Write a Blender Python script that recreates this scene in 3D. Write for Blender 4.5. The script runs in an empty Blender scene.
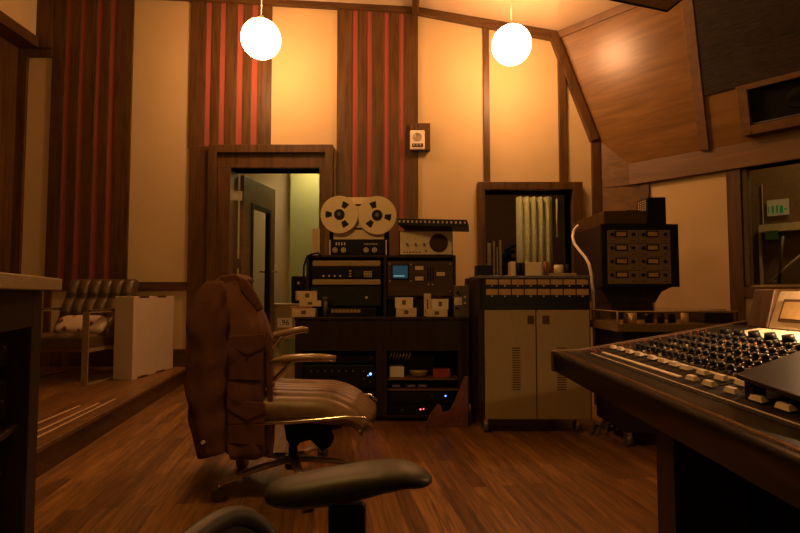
import bpy, bmesh, math, random
from mathutils import Vector, Matrix, noise as NZ
random.seed(7)
S = bpy.context.scene
COL = S.collection
# ------------------------------------------------------------------ camera
F = 520.0; H = 0.93; PITCH = math.radians(2.92)
cam_d = bpy.data.cameras.new('camera'); cam = bpy.data.objects.new('camera', cam_d); COL.objects.link(cam)
cam_d.sensor_width = 36.0; cam_d.lens = 36.0 * F / 800.0
cam_d.clip_start = 0.02
cam.location = (0, 0, H); cam.rotation_euler = (math.radians(90) + PITCH, 0, 0)
S.camera = cam
# ------------------------------------------------------------------ world, exposure
w = bpy.data.worlds.new('world'); S.world = w; w.use_nodes = True
w.node_tree.nodes['Background'].inputs[0].default_value = (1.0, 0.54, 0.13, 1)
w.node_tree.nodes['Background'].inputs[1].default_value = 0.06
S.view_settings.view_transform = 'Standard'; S.view_settings.look = 'None'
S.view_settings.gamma = 1.0; S.view_settings.use_curve_mapping = False
S.view_settings.exposure = 0.0
GLOBE = 50.0                      # radiance of the pendant globes
LCOL = (1.0, 0.47, 0.20)

# ------------------------------------------------------------------ helpers
cp, sp_ = math.cos(PITCH), math.sin(PITCH)
def W(px, py, Y):
    a = (px - 400) / F; b = (266.5 - py) / F
    k = Y / (cp - b * sp_)
    return Vector((a * k, Y, H + (sp_ + b * cp) * k))
def ray(px, py):
    a = (px - 400) / F; b = (266.5 - py) / F
    return Vector((a, cp - b * sp_, sp_ + b * cp))
def hit(px, py, P0, n):
    d = ray(px, py); o = Vector((0, 0, H))
    return o + d * ((P0 - o).dot(n) / d.dot(n))
def X(px, Y, py=293): return W(px, py, Y).x
def Z(py, Y): return W(400, py, Y).z

def mat(name, col, rough=0.5, metal=0.0, emit=None, es=0.0, var=0.12, scale=30, bump=0.0, trans=0.0, coat=0.0):
    m = bpy.data.materials.new(name); m.use_nodes = True
    nt = m.node_tree; b = nt.nodes['Principled BSDF']
    b.inputs['Roughness'].default_value = rough; b.inputs['Metallic'].default_value = metal
    if trans: b.inputs['Transmission Weight'].default_value = trans
    if coat: b.inputs['Coat Weight'].default_value = coat
    if emit:
        b.inputs['Emission Color'].default_value = (*emit, 1); b.inputs['Emission Strength'].default_value = es
    b.inputs['Base Color'].default_value = (*col, 1)
    if var:
        tc = nt.nodes.new('ShaderNodeTexCoord'); nz = nt.nodes.new('ShaderNodeTexNoise')
        nz.inputs['Scale'].default_value = scale; nz.inputs['Detail'].default_value = 3
        cr = nt.nodes.new('ShaderNodeValToRGB')
        cr.color_ramp.elements[0].position = .3; cr.color_ramp.elements[1].position = .7
        cr.color_ramp.elements[0].color = (*[c * (1 - var) for c in col], 1)
        cr.color_ramp.elements[1].color = (*[min(1, c * (1 + var)) for c in col], 1)
        nt.links.new(tc.outputs['Object'], nz.inputs['Vector']); nt.links.new(nz.outputs['Fac'], cr.inputs[0])
        nt.links.new(cr.outputs[0], b.inputs['Base Color'])
        if bump:
            bp = nt.nodes.new('ShaderNodeBump'); bp.inputs['Strength'].default_value = bump; bp.inputs['Distance'].default_value = .01
            nt.links.new(nz.outputs['Fac'], bp.inputs['Height']); nt.links.new(bp.outputs[0], b.inputs['Normal'])
    return m
def wood(name, dark, light, axis=2, rough=0.45, sc=14, stretch=12, coat=0.0, rot=0.0):
    m = bpy.data.materials.new(name); m.use_nodes = True
    nt = m.node_tree; b = nt.nodes['Principled BSDF']; b.inputs['Roughness'].default_value = rough
    if coat: b.inputs['Coat Weight'].default_value = coat
    tc = nt.nodes.new('ShaderNodeTexCoord'); mp = nt.nodes.new('ShaderNodeMapping')
    s = [sc * 1.0] * 3; s[axis] = sc / stretch; mp.inputs['Scale'].default_value = s
    nz = nt.nodes.new('ShaderNodeTexNoise'); nz.inputs['Scale'].default_value = 1.6; nz.inputs['Detail'].default_value = 7
    nz.inputs['Roughness'].default_value = .62; nz.inputs['Distortion'].default_value = .8
    cr = nt.nodes.new('ShaderNodeValToRGB'); e = cr.color_ramp.elements
    e[0].position = .32; e[0].color = (*dark, 1); e[1].position = .68; e[1].color = (*light, 1)
    bp = nt.nodes.new('ShaderNodeBump'); bp.inputs['Strength'].default_value = .08
    L = nt.links.new
    mr0 = nt.nodes.new('ShaderNodeMapping'); mr0.inputs['Rotation'].default_value = (0, 0, rot)
    L(tc.outputs['Object'], mr0.inputs[0]); L(mr0.outputs[0], mp.inputs[0]); L(mp.outputs[0], nz.inputs['Vector']); L(nz.outputs['Fac'], cr.inputs[0])
    L(cr.outputs[0], b.inputs['Base Color']); L(nz.outputs['Fac'], bp.inputs['Height']); L(bp.outputs[0], b.inputs['Normal'])
    return m
def planks(name, c1, c2, rot):
    m = bpy.data.materials.new(name); m.use_nodes = True
    nt = m.node_tree; b = nt.nodes['Principled BSDF']; L = nt.links.new
    tc = nt.nodes.new('ShaderNodeTexCoord'); mp = nt.nodes.new('ShaderNodeMapping'); mp.inputs['Rotation'].default_value = (0, 0, rot)
    br = nt.nodes.new('ShaderNodeTexBrick'); br.inputs['Scale'].default_value = 1.0
    br.inputs['Brick Width'].default_value = 1.1; br.inputs['Row Height'].default_value = .075
    br.inputs['Mortar Size'].default_value = .0012; br.offset = .37; br.inputs['Bias'].default_value = 0.0
    br.inputs['Color1'].default_value = (*c1, 1); br.inputs['Color2'].default_value = (*c2, 1)
    br.inputs['Mortar'].default_value = (c1[0] * .35, c1[1] * .35, c1[2] * .35, 1)
    mp2 = nt.nodes.new('ShaderNodeMapping'); mp2.inputs['Scale'].default_value = (1.6, 22, 5)
    nz = nt.nodes.new('ShaderNodeTexNoise'); nz.inputs['Scale'].default_value = 2.2; nz.inputs['Detail'].default_value = 8; nz.inputs['Distortion'].default_value = 1.0
    mr = nt.nodes.new('ShaderNodeMapRange'); mr.inputs['From Min'].default_value = .3; mr.inputs['From Max'].default_value = .7
    mr.inputs['To Min'].default_value = .4; mr.inputs['To Max'].default_value = 1.3
    mx = nt.nodes.new('ShaderNodeVectorMath'); mx.operation = 'MULTIPLY'
    L(tc.outputs['Object'], mp.inputs[0]); L(mp.outputs[0], br.inputs['Vector']); L(mp.outputs[0], mp2.inputs[0]); L(mp2.outputs[0], nz.inputs['Vector'])
    L(nz.outputs['Fac'], mr.inputs['Value']); L(br.outputs['Color'], mx.inputs[0]); L(mr.outputs[0], mx.inputs[1]); L(mx.outputs[0], b.inputs['Base Color'])
    b.inputs['Roughness'].default_value = .38
    bp = nt.nodes.new('ShaderNodeBump'); bp.inputs['Strength'].default_value = .15; bp.inputs['Distance'].default_value = .004; bp.invert = True
    L(br.outputs['Fac'], bp.inputs['Height']); L(bp.outputs[0], b.inputs['Normal'])
    return m

class MB:
    def __init__(s): s.bm = bmesh.new(); s.smooth = []
    def _fin(s, geom_faces, m, sm=False):
        for f in geom_faces: f.material_index = m; f.smooth = sm
    def hexa(s, p, m=0):
        v = [s.bm.verts.new(q) for q in p]
        fs = [(0, 3, 2, 1), (4, 5, 6, 7), (0, 1, 5, 4), (1, 2, 6, 5), (2, 3, 7, 6), (3, 0, 4, 7)]
        s._fin([s.bm.faces.new([v[i] for i in f]) for f in fs], m); return s
    def box(s, x0, x1, y0, y1, z0, z1, m=0):
        x0, x1 = sorted((x0, x1)); y0, y1 = sorted((y0, y1)); z0, z1 = sorted((z0, z1))
        return s.hexa([(x0, y0, z0), (x1, y0, z0), (x1, y1, z0), (x0, y1, z0), (x0, y0, z1), (x1, y0, z1), (x1, y1, z1), (x0, y1, z1)], m)
    def prism(s, pts, ext, m=0, sm=False):
        ext = Vector(ext)
        a = [s.bm.verts.new(p) for p in pts]; b = [s.bm.verts.new(Vector(p) + ext) for p in pts]
        n = len(pts); fs = [s.bm.faces.new(a), s.bm.faces.new(b[::-1])]
        for i in range(n):
            f = s.bm.faces.new([a[i], b[i], b[(i + 1) % n], a[(i + 1) % n]]); f.smooth = sm; f.material_index = m
        s._fin(fs, m)
        return s
    def cyl(s, p0, p1, r0, r1=None, n=16, m=0, sm=True, caps=True):
        if r1 is None: r1 = r0
        p0 = Vector(p0); p1 = Vector(p1); d = (p1 - p0).normalized()
        u = d.orthogonal().normalized(); v = d.cross(u)
        A = [s.bm.verts.new(p0 + (u * math.cos(t) + v * math.sin(t)) * r0) for t in [2 * math.pi * i / n for i in range(n)]]
        B = [s.bm.verts.new(p1 + (u * math.cos(t) + v * math.sin(t)) * r1) for t in [2 * math.pi * i / n for i in range(n)]]
        for i in range(n):
            f = s.bm.faces.new([A[i], A[(i + 1) % n], B[(i + 1) % n], B[i]]); f.smooth = sm; f.material_index = m
        if caps: s._fin([s.bm.faces.new(A[::-1]), s.bm.faces.new(B)], m)
        return s
    def tube(s, pts, r, n=8, m=0, flat=1.0, rs=None):
        pts = [Vector(p) for p in pts]; rings = []; up = None
        for i, p in enumerate(pts):
            d = (pts[min(i + 1, len(pts) - 1)] - pts[max(i - 1, 0)]).normalized()
            if up is None: up = Vector((0, 0, 1)) if abs(d.z) < .9 else Vector((1, 0, 0))
            side = d.cross(up).normalized(); up2 = side.cross(d).normalized(); up = up2
            rr = rs[i] if rs else r
            rings.append([s.bm.verts.new(p + side * math.cos(t) * rr + up2 * math.sin(t) * rr * flat) for t in [2 * math.pi * k / n for k in range(n)]])
        for a, b in zip(rings, rings[1:]):
            for k in range(n):
                f = s.bm.faces.new([a[k], a[(k + 1) % n], b[(k + 1) % n], b[k]]); f.smooth = True; f.material_index = m
        s._fin([s.bm.faces.new(rings[0][::-1]), s.bm.faces.new(rings[-1])], m)
        return s
    def rings(s, loops, m=0, caps=True, sm=True):
        rs = [[s.bm.verts.new(p) for p in l] for l in loops]; n = len(rs[0])
        for a, b in zip(rs, rs[1:]):
            for k in range(n):
                f = s.bm.faces.new([a[k], a[(k + 1) % n], b[(k + 1) % n], b[k]]); f.smooth = sm; f.material_index = m
        if caps: s._fin([s.bm.faces.new(rs[0][::-1]), s.bm.faces.new(rs[-1])], m, sm)
        return s
    def sphere(s, c, r, m=0, seg=32, sq=(1, 1, 1)):
        r_ = bmesh.ops.create_uvsphere(s.bm, u_segments=seg, v_segments=seg // 2, radius=r)
        for v in r_['verts']: v.co = Vector((v.co.x * sq[0], v.co.y * sq[1], v.co.z * sq[2])) + Vector(c)
        fs = set(f for v in r_['verts'] for f in v.link_faces); s._fin(fs, m, True); return s
    def ring(s, c, ro, ri, h, axis='y', n=32, m=0):
        c = Vector(c); ax = {'x': Vector((1, 0, 0)), 'y': Vector((0, 1, 0)), 'z': Vector((0, 0, 1))}[axis]
        u = ax.orthogonal().normalized(); v = ax.cross(u)
        L = []
        for rr, hh in ((ri, 0), (ro, 0), (ro, h), (ri, h)):
            L.append([s.bm.verts.new(c + ax * hh + (u * math.cos(2 * math.pi * i / n) + v * math.sin(2 * math.pi * i / n)) * rr) for i in range(n)])
        for a, b in zip(L, L[1:] + L[:1]):
            for k in range(n):
                f = s.bm.faces.new([a[k], a[(k + 1) % n], b[(k + 1) % n], b[k]]); f.material_index = m
        return s
    def build(s, name, mats, parent=None, bevel=0.0, origin=None, local=False, subsurf=0, seg=2):
        if not isinstance(mats, (list, tuple)): mats = [mats]
        bmesh.ops.recalc_face_normals(s.bm, faces=s.bm.faces)
        if not local:
            if parent is not None:
                o = Vector((0, 0, 0)); q = parent
                while q is not None: o += q.location; q = q.parent
            else:
                vs = [v.co for v in s.bm.verts]
                o = Vector(((min(v.x for v in vs) + max(v.x for v in vs)) / 2, (min(v.y for v in vs) + max(v.y for v in vs)) / 2, min(v.z for v in vs))) if origin is None else Vector(origin)
            bmesh.ops.translate(s.bm, verts=s.bm.verts, vec=-o)
        me = bpy.data.meshes.new(name); s.bm.to_mesh(me); s.bm.free()
        for m_ in mats: me.materials.append(m_)
        ob = bpy.data.objects.new(name, me); COL.objects.link(ob)
        if parent is not None: ob.parent = parent
        elif not local: ob.location = o
        if bevel:
            b = ob.modifiers.new('bevel', 'BEVEL'); b.width = bevel; b.segments = seg; b.limit_method = 'ANGLE'; b.angle_limit = math.radians(40)
        if subsurf:
            b = ob.modifiers.new('sub', 'SUBSURF'); b.levels = subsurf; b.render_levels = subsurf
        return ob
def tag(o, label, cat, group=None, kind=None):
    o['label'] = label; o['category'] = cat
    if group: o['group'] = group
    if kind: o['kind'] = kind
    return o
def thing(name, label, cat, loc=(0, 0, 0), rotz=0, group=None):
    o = bpy.data.objects.new(name, None); COL.objects.link(o); o.location = loc; o.rotation_euler = (0, 0, rotz)
    o.empty_display_size = .1
    return tag(o, label, cat, group)
def struct(mb, name, mats, parent=None, **k):
    o = mb.build(name, mats, parent, **k)
    o['kind'] = 'structure'
    return o
def sempty(name, loc=(0, 0, 0)):
    o = bpy.data.objects.new(name, None); COL.objects.link(o); o.location = loc; o['kind'] = 'structure'; return o
def text_mesh(txt, size, name, m, parent, loc, rot=(math.pi / 2, 0, 0), ext=.0008):
    c = bpy.data.curves.new('txt', 'FONT'); c.body = txt; c.size = size; c.extrude = ext; c.align_x = 'CENTER'; c.align_y = 'CENTER'
    t = bpy.data.objects.new('txt', c); COL.objects.link(t)
    bpy.context.view_layer.update()
    me = bpy.data.meshes.new_from_object(t); bpy.data.objects.remove(t)
    me.materials.clear(); me.materials.append(m)
    o = bpy.data.objects.new(name, me); COL.objects.link(o); o.parent = parent; o.location = loc; o.rotation_euler = rot
    return o
def copy_tree(o, parent=None):
    c = o.copy(); COL.objects.link(c)
    if parent is not None: c.parent = parent
    for ch in [q for q in o.children]:
        copy_tree(ch, c)
    return c

# ------------------------------------------------------------------ materials
M = {}
M['wood'] = wood('dark walnut', (.050, .023, .007), (.135, .066, .018))
M['woodx'] = wood('dark walnut across', (.050, .023, .007), (.135, .066, .018), axis=0)
M['woody'] = wood('dark walnut depth', (.050, .023, .007), (.135, .066, .018), axis=1)
M['wood_slope'] = wood('honey veneer', (.16, .080, .022), (.27, .14, .040), axis=0, sc=9, stretch=9, rough=.30, rot=math.radians(48))
M['wood_mid'] = wood('mid brown wood', (.12, .057, .017), (.20, .10, .030), axis=0, sc=9)
M['cab'] = wood('dark cabinet wood', (.020, .012, .009), (.042, .024, .017), axis=2, sc=18)
M['cabx'] = wood('dark cabinet wood across', (.020, .012, .009), (.045, .026, .018), axis=0, sc=18)
M['wood_led'] = wood('mid brown wood ledge', (.12, .057, .017), (.20, .10, .030), axis=0, sc=9, rot=math.radians(48))
M['red'] = mat('red felt', (.34, .085, .052), .9, var=.1, scale=80)
M['cream'] = mat('cream fabric', (.62, .47, .24), .9, var=.03, scale=3)
M['ceil'] = mat('ceiling fabric', (.62, .48, .30), .9, var=.03, scale=3)
M['floor'] = planks('oak planks', (.38, .185, .052), (.16, .072, .020), math.radians(-98.5))
M['plat'] = planks('platform planks', (.28, .135, .040), (.18, .082, .024), math.radians(-98.2))
M['black'] = mat('black plastic', (.012, .011, .010), .4, var=.15)
M['blackm'] = mat('matte black', (.010, .009, .008), .75, var=.15)
M['grey'] = mat('grey metal', (.16, .14, .12), .45, .3)
M['alu'] = mat('brushed aluminium', (.85, .70, .50), .42, .2, var=.06)
M['chrome'] = mat('chrome', (.75, .70, .62), .16, 1.0, var=.03)
M['tan'] = mat('tan enamel', (.40, .30, .15), .5, var=.04)
M['tanm'] = mat('tan meter face', (.54, .35, .15), .6, var=.12)
M['white'] = mat('white card', (.88, .78, .62), .8, var=.05)
M['paper'] = mat('cream card', (.74, .60, .40), .8, var=.08)
M['dgreen'] = mat('dark green black panel', (.020, .026, .020), .5, var=.15)
M['glass'] = mat('window glass', (1, 1, 1), .02, trans=1.0, var=0)
M['glass'].node_tree.nodes['Principled BSDF'].inputs['IOR'].default_value = 1.1

for k_, v_ in (('black', .22), ('blackm', .15), ('dgreen', .25), ('cab', .3), ('cabx', .3), ('wood', .4), ('woodx', .4), ('woody', .4)):
    M[k_].node_tree.nodes['Principled BSDF'].inputs['Specular IOR Level'].default_value = v_
# ------------------------------------------------------------------ room shell
YW = 5.5
YB = -1.2
def wx(px, py=150): return W(px, py, YW).x
def wz(py): return Z(py, YW)
def plane_line(px, y0, s=0): return 0
# direction of the splayed right wall and the soffit plane
A = W(555, 33, YW); Bp = W(597, 140, YW); D = Vector((.67, -.743, 0)).normalized()
nh = Vector((D.y, -D.x, 0)) * -1            # horizontal normal pointing out of the room
if nh.x < 0: nh = -nh
nS = D.cross(Bp - A).normalized()            # soffit normal
if nS.dot(Vector((0, 0, H)) - A) < 0: nS = -nS
C0 = hit(629, 164, A, nS)
ceilL = [W(-60, -16, YW), W(415, 9, YW)]
LN = 5.4
f = MB().box(-6, 5.8, YB, 9.2, -.12, 0); struct(f, 'floor', M['floor'])
# ceiling: left pane and right pane, each as a thin slab
c = MB()
def slab(c, quad, th=.08, m=0, n=(0, 0, 1)): c.prism(quad, Vector(n) * th, m)
p0, p1 = ceilL
AD = A + D * LN
Lz = p0 + (p1 - p0) * ((-4.9 - p0.x) / (p1.x - p0.x))
slab(c, [Lz, p1, Vector((p1.x, YB, p1.z)), Vector((Lz.x, YB, Lz.z))])
q = [p1, A, AD, Vector((AD.x, YB, A.z)), Vector((p1.x, YB, p1.z))]
slab(c, [p1, A, Vector((p1.x, YB, p1.z))]); slab(c, [A, AD, Vector((p1.x, YB, p1.z))])
struct(c, 'ceiling', M['ceil'])
# back wall pieces around door and window
DX0, DX1, DZ = W(230, 250, YW).x, W(320.5, 250, YW).x, wz(169)
WX0, WX1, WZ0, WZ1 = W(484, 230, YW).x, W(571, 230, YW).x, wz(282), wz(191)
b = MB(); T = .22
b.box(-4.9, DX0, YW, YW + T, 0, 4.4); b.box(DX0, DX1, YW, YW + T, DZ, 4.4); b.box(DX1, WX0, YW, YW + T, 0, 4.4)
b.box(WX0, WX1, YW, YW + T, 0, WZ0); b.box(WX0, WX1, YW, YW + T, WZ1, 4.4); b.box(WX1, 2.6, YW, YW + T, 0, 4.4)
struct(b, 'wall_back', M['cream'])
# left wall, dark wood, with a soffit above it
LX = wx(17)
struct(MB().box(LX - .15, LX, YB, YW, 0, 3.6), 'wall_left', M['wood'])
SX = wx(40, 30); SZ = wz(50)
o = sempty('wall_left_soffit', (SX, 3, SZ))
struct(MB().box(LX - .5, SX, YB, YW - .01, SZ + .05, 4.3), 'soffit_side', M['cream'], o)
struct(MB().box(LX - .5, SX + .03, YB, YW - .01, SZ, SZ + .11), 'soffit_beam', M['woody'], o)
struct(MB().box(SX - .02, wx(50.5) + .002, YW - .06, YW - .002, SZ, 4.25), 'soffit_post', M['wood'], o)
# right wall below the ledge
PW = C0 + nh * .06
RS = PW + D * -.42; RE = PW + D * LN
zL = C0.z
# window in the right wall: t range along D
def t_of(px, py=230): 
    h_ = hit(px, py, PW, nh); return (h_ - PW).dot(D)
tw0 = t_of(743); tw1 = tw0 + 1.9
zw1 = hit(760, 166, PW, nh).z; zw0 = hit(760, 287, PW, nh).z
def rwbox(mb, t0, t1, z0, z1, n0, n1, m=0):
    """box on the right wall: t along the wall, n outward (+) or into the room (-)"""
    P = []
    for z in (z0, z1):
        for (t, n) in ((t0, n0), (t1, n0), (t1, n1), (t0, n1)):
            q = PW + D * t + nh * n; P.append((q.x, q.y, z))
    return mb.hexa(P, m)
m_ = MB()
rwbox(m_, -.55, tw0, 0, zL, 0, .15); rwbox(m_, tw0, tw1, 0, zw0, 0, .15); rwbox(m_, tw0, tw1, zw1, zL, 0, .15); rwbox(m_, tw1, LN, 0, zL, 0, .15)
struct(m_, 'wall_right', M['cream'])
# soffit plane on the right
sl = MB(); out = -nS * .06
sl.prism([A, Bp, C0, C0 + D * LN, A + D * LN], out); struct(sl, 'wall_right_slope', M['wood_slope'])
lg = MB()
zl0 = hit(629, 185, C0, nh).z
def lbox(mb, t0, t1, z0, z1, n0, n1, m=0):
    P = []
    for z in (z0, z1):
        for (t, n) in ((t0, n0), (t1, n0), (t1, n1), (t0, n1)):
            q = C0 + D * t + nh * n; P.append((q.x, q.y, z))
    return mb.hexa(P, m)
lbox(lg, -.02, LN, zl0, C0.z + .01, 0, .2)
struct(lg, 'trim_1', M['wood_led'], bevel=.004)
# smooth wooden board closing the corner between back wall and right wall
cb = MB()
q0 = Vector((wx(598, 170), YW - .01, 0)); q1 = PW + D * .10 + nh * -.004
cb.prism([(q0.x, q0.y, 0), (q1.x, q1.y, 0), (q1.x + .03, q1.y + .05, 0), (q0.x + .03, q0.y + .03, 0)], (0, 0, zl0)); 
cb.hexa([(q0.x, q0.y, zl0), (C0.x, C0.y, zl0), (C0.x + .05, C0.y + .05, zl0), (q0.x + .05, q0.y + .05, zl0),
         (q0.x, q0.y, Bp.z + .0), (C0.x, C0.y, C0.z), (C0.x + .05, C0.y + .05, C0.z), (q0.x + .05, q0.y + .05, Bp.z)])
struct(cb, 'trim_2', M['wood_mid'])
# boards on the right wall: post left of white panel and window surround
rb = MB(); rwbox(rb, t_of(642), t_of(651), 0, zl0, -.03, 0); rwbox(rb, t_of(651), tw0 - .15, 0, zw0 - .2, -.01, 0)
struct(rb, 'trim_3', M['wood'])
# right window
wn = sempty('window_2', tuple(PW + D * tw0 + Vector((0, 0, zw0))))
fr = MB()
rwbox(fr, tw0 - .11, tw0, 0, zl0, -.035, .15); rwbox(fr, tw0, tw1, zw0 - .09, zw0, -.035, .12)
rwbox(fr, tw0, tw1, zw1, zl0, -.03, .12); rwbox(fr, tw1, tw1 + .11, 0, zl0, -.035, .15)
struct(fr, 'window_frame', M['wood'], wn, bevel=.004)
fr2 = MB(); rwbox(fr2, tw0, tw0 + .035, zw0, zw1, .02, .14); rwbox(fr2, tw0, tw1, zw0, zw0 + .02, .02, .14)
struct(fr2, 'window_stop', mat('pale window stop', (.30, .22, .10), .5), wn)
ps = MB(); rwbox(ps, tw0 + .035, tw1, zw0 + .02, zw1, .06, .066); struct(ps, 'window_pane', M['glass'], wn)

# sidewall boards of the back wall -----------------------------------------
def vboard(mb, a, bb, z0, z1, d=.03, py=150, m=0):
    mb.box(wx(a, py), wx(bb, py), YW - d, YW, z0, z1, m)
def roofz(x):
    if x < p1.x: return p0.z + (p1.z - p0.z) * (x - p0.x) / (p1.x - p0.x)
    return p1.z + (A.z - p1.z) * (x - p1.x) / (A.x - p1.x)
ZR0, ZR1 = wz(290), wz(282)
n_trim = 4
def slat_panel(bounds, reds, py, z0, doorhole=None):
    """boards of walnut with red felt showing in the gaps"""
    global n_trim
    l, r = bounds
    ztop = roofz(wx(l, py)) - .02
    root = sempty('trim_%d' % n_trim, (wx(l, py), YW, z0)); n_trim += 1
    struct(MB().box(wx(l, py) + .005, wx(r, py) - .005, YW - .012, YW, z0, ztop - .02), 'felt_backing', M['red'], root)
    edges = [l] + [e for rr in reds for e in rr] + [r]
    for i in range(0, len(edges), 2):
        bb = MB(); bb.box(wx(edges[i] + (.9 if i else 0), py), wx(edges[i + 1] - (.9 if i + 2 < len(edges) else 0), py), YW - .026, YW, z0, ztop)
        struct(bb, 'board', M['wood'], root, bevel=.003)
slat_panel((50.5, 131), [(64.5, 68.3), (79, 82.8), (95.5, 99.3), (109.3, 113.2)], 150, ZR1)
slat_panel((190, 271.5), [(206.7, 210.6), (220.8, 224.6), (238, 242), (252.6, 256.6)], 101, wz(148))
slat_panel((337, 418), [(353, 356.6), (367.4, 371), (384.4, 388.2), (399.8, 403.6)], 101, 0)
def strim(mb, mats=None, bevel=.003):
    global n_trim
    o = struct(mb, 'trim_%d' % n_trim, mats or M['wood'], bevel=bevel); n_trim += 1; return o
# frame round the first narrow cream strip, battens
t = MB(); vboard(t, 17, 26, 0, SZ, .035); t.box(wx(26), wx(50.5), YW - .033, YW, wz(58), SZ + .02); vboard(t, 50.5, 57, .16, ZR0, .03); strim(t)
t = MB(); vboard(t, 483.5, 489.5, wz(184), roofz(wx(486)) - .02, .04); strim(t)
t = MB(); vboard(t, 558.5, 566, wz(184), roofz(wx(562, 60)) + .05 - .2, .04); strim(t)
t = MB(); vboard(t, 591, 599.5, 0, Bp.z + .03, .04, py=170); strim(t)
t = MB(); t.box(wx(50.5), wx(190.5), YW - .036, YW, ZR0, ZR1); strim(t, M['woodx'])
t = MB(); t.box(wx(17), wx(205, 350), YW - .025, YW, .16, wz(349)); o = struct(t, 'baseboard_back', M['woodx'], bevel=.003)
t = MB(); t.box(DX1 + .12, 2.1, YW - .02, YW, 0, .15); o = struct(t, 'baseboard_right', M['woodx'])
t = MB(); vboard(t, 190, 209, 0, wz(147), .04, py=200); strim(t)
# beam at ceiling, following the two slopes
def beam(mb, a, bb, h0, h1, d=.05):
    mb.prism([a, bb, bb - Vector((0, 0, h1)), a - Vector((0, 0, h0))], (0, -d, 0))
t = MB(); beam(t, Lz + Vector((0, 0, .01)), p1, .05, .065); strim(t, M['woodx'])
t = MB(); beam(t, p1, A, .075, .105, .055); strim(t, M['woodx'])
t = MB()  # diagonal board along the soffit edge
dv = (Bp - A).normalized(); pr = Vector((-dv.z, 0, dv.x)) * .085
t.prism([A, Bp, Bp - pr if pr.x > 0 else Bp + pr, (A - pr if pr.x > 0 else A + pr)], (0, -.065, 0)); strim(t)
# ceiling beam running to the camera, board along the soffit top
t = MB(); t.box(p1.x - .035, p1.x + .035, YB, YW - .05, p1.z - .09, p1.z + .02); strim(t, M['woody'])
t = MB(); nn = nS * .03; dn = (Bp - A).normalized() * .075
t.prism([A, A + dn, A + dn + D * LN, A + D * LN], nn); strim(t, M['wood_mid'])
# things fixed on the soffit, in its own frame
tt = D; ss = (A - Bp).normalized(); ss = nS.cross(D); ss = ss if ss.z > 0 else -ss
def SP(px, py):
    h_ = hit(px, py, A, nS) - C0; return h_.dot(tt), h_.dot(ss)
def sbox(mb, t0, t1, s0, s1, n0, n1, m=0):
    P = []
    for n in (n0, n1):
        for (a, b_) in ((t0, s0), (t1, s0), (t1, s1), (t0, s1)): P.append(C0 + tt * a + ss * b_ + nS * n)
    return mb.hexa(P, m)
ta, sa = SP(700, 150); tb, sb = SP(710, 150)
stop = (A - C0).dot(ss)
t2a, s2a = SP(682, 2); t2b, s2b = SP(694, 2)
def lerp_t(a, sa_, b_, sb_, s): return a + (b_ - a) * (s - sa_) / (sb_ - sa_)
t = MB()
P = [(ta, sa), (tb, sb), (lerp_t(tb, sb, t2b, s2b, stop), stop), (lerp_t(ta, sa, t2a, s2a, stop), stop)]
t.prism([C0 + tt * a + ss * s_ for a, s_ in P], nS * .035); strim(t, M['wood_mid'])
fa = SP(706, 98); fb = SP(800, 68)
tq = MB(); s_f = (fa[1] + fb[1]) / 2
P = [(lerp_t(tb, sb, t2b, s2b, s_f) + .0, s_f), (tb + 3.2, s_f), (tb + 3.2, stop), (lerp_t(tb, sb, t2b, s2b, stop), stop)]
tq.prism([C0 + tt * a + ss * s_ for a, s_ in P], nS * .025)
fab = wood('ribbed dark fabric', (.012, .010, .007), (.050, .036, .022), axis=0, sc=60, stretch=9, rough=.95, rot=math.radians(48))
tag(tq.build('ribbed_fabric_absorber', fab), 'large ribbed charcoal acoustic panel on the sloped wood soffit at upper right', 'acoustic panel')
# speaker set in the soffit
s0 = SP(744, 136); s1 = SP(739, 87); i0 = SP(754, 125); i1 = SP(750, 90)
spk = thing('soffit_speaker', 'black soffit speaker in a wood frame under the dark fabric panel', 'speaker', tuple(C0 + tt * s0[0] + ss * s0[1]))
mb = MB(); tl = (s0[0] + s1[0]) / 2; ti = (i0[0] + i1[0]) / 2; tr = tl + 1.35
sbox(mb, tl, ti, s0[1], s1[1], 0, .10); sbox(mb, tr - (ti - tl), tr, s0[1], s1[1], 0, .10)
sbox(mb, ti, tr - (ti - tl), s0[1], i0[1], 0, .10); sbox(mb, ti, tr - (ti - tl), i1[1], s1[1], 0, .10)
mb.build('frame', M['wood_mid'], spk, bevel=.005)
mb = MB(); sbox(mb, ti, tr - (ti - tl), i0[1], i1[1], .005, .02); mb.build('baffle', M['blackm'], spk)
mb = MB(); sbox(mb, ti + .01, tr - .2, i0[1] + .005, i0[1] + .018, .05, .07); mb.build('trim_strip', M['grey'], spk)
cen = C0 + tt * ((ti + tr) / 2) + ss * ((i0[1] + i1[1]) / 2)
for dx_ in (-.3, .3):
    mb = MB(); cc = cen + tt * dx_ + nS * .022; mb.cyl(cc, cc + nS * .012, .09, .08, 24); mb.cyl(cc + nS * .012, cc + nS * .004, .075, .03, 24); mb.build('driver', M['black'], spk)
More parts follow.
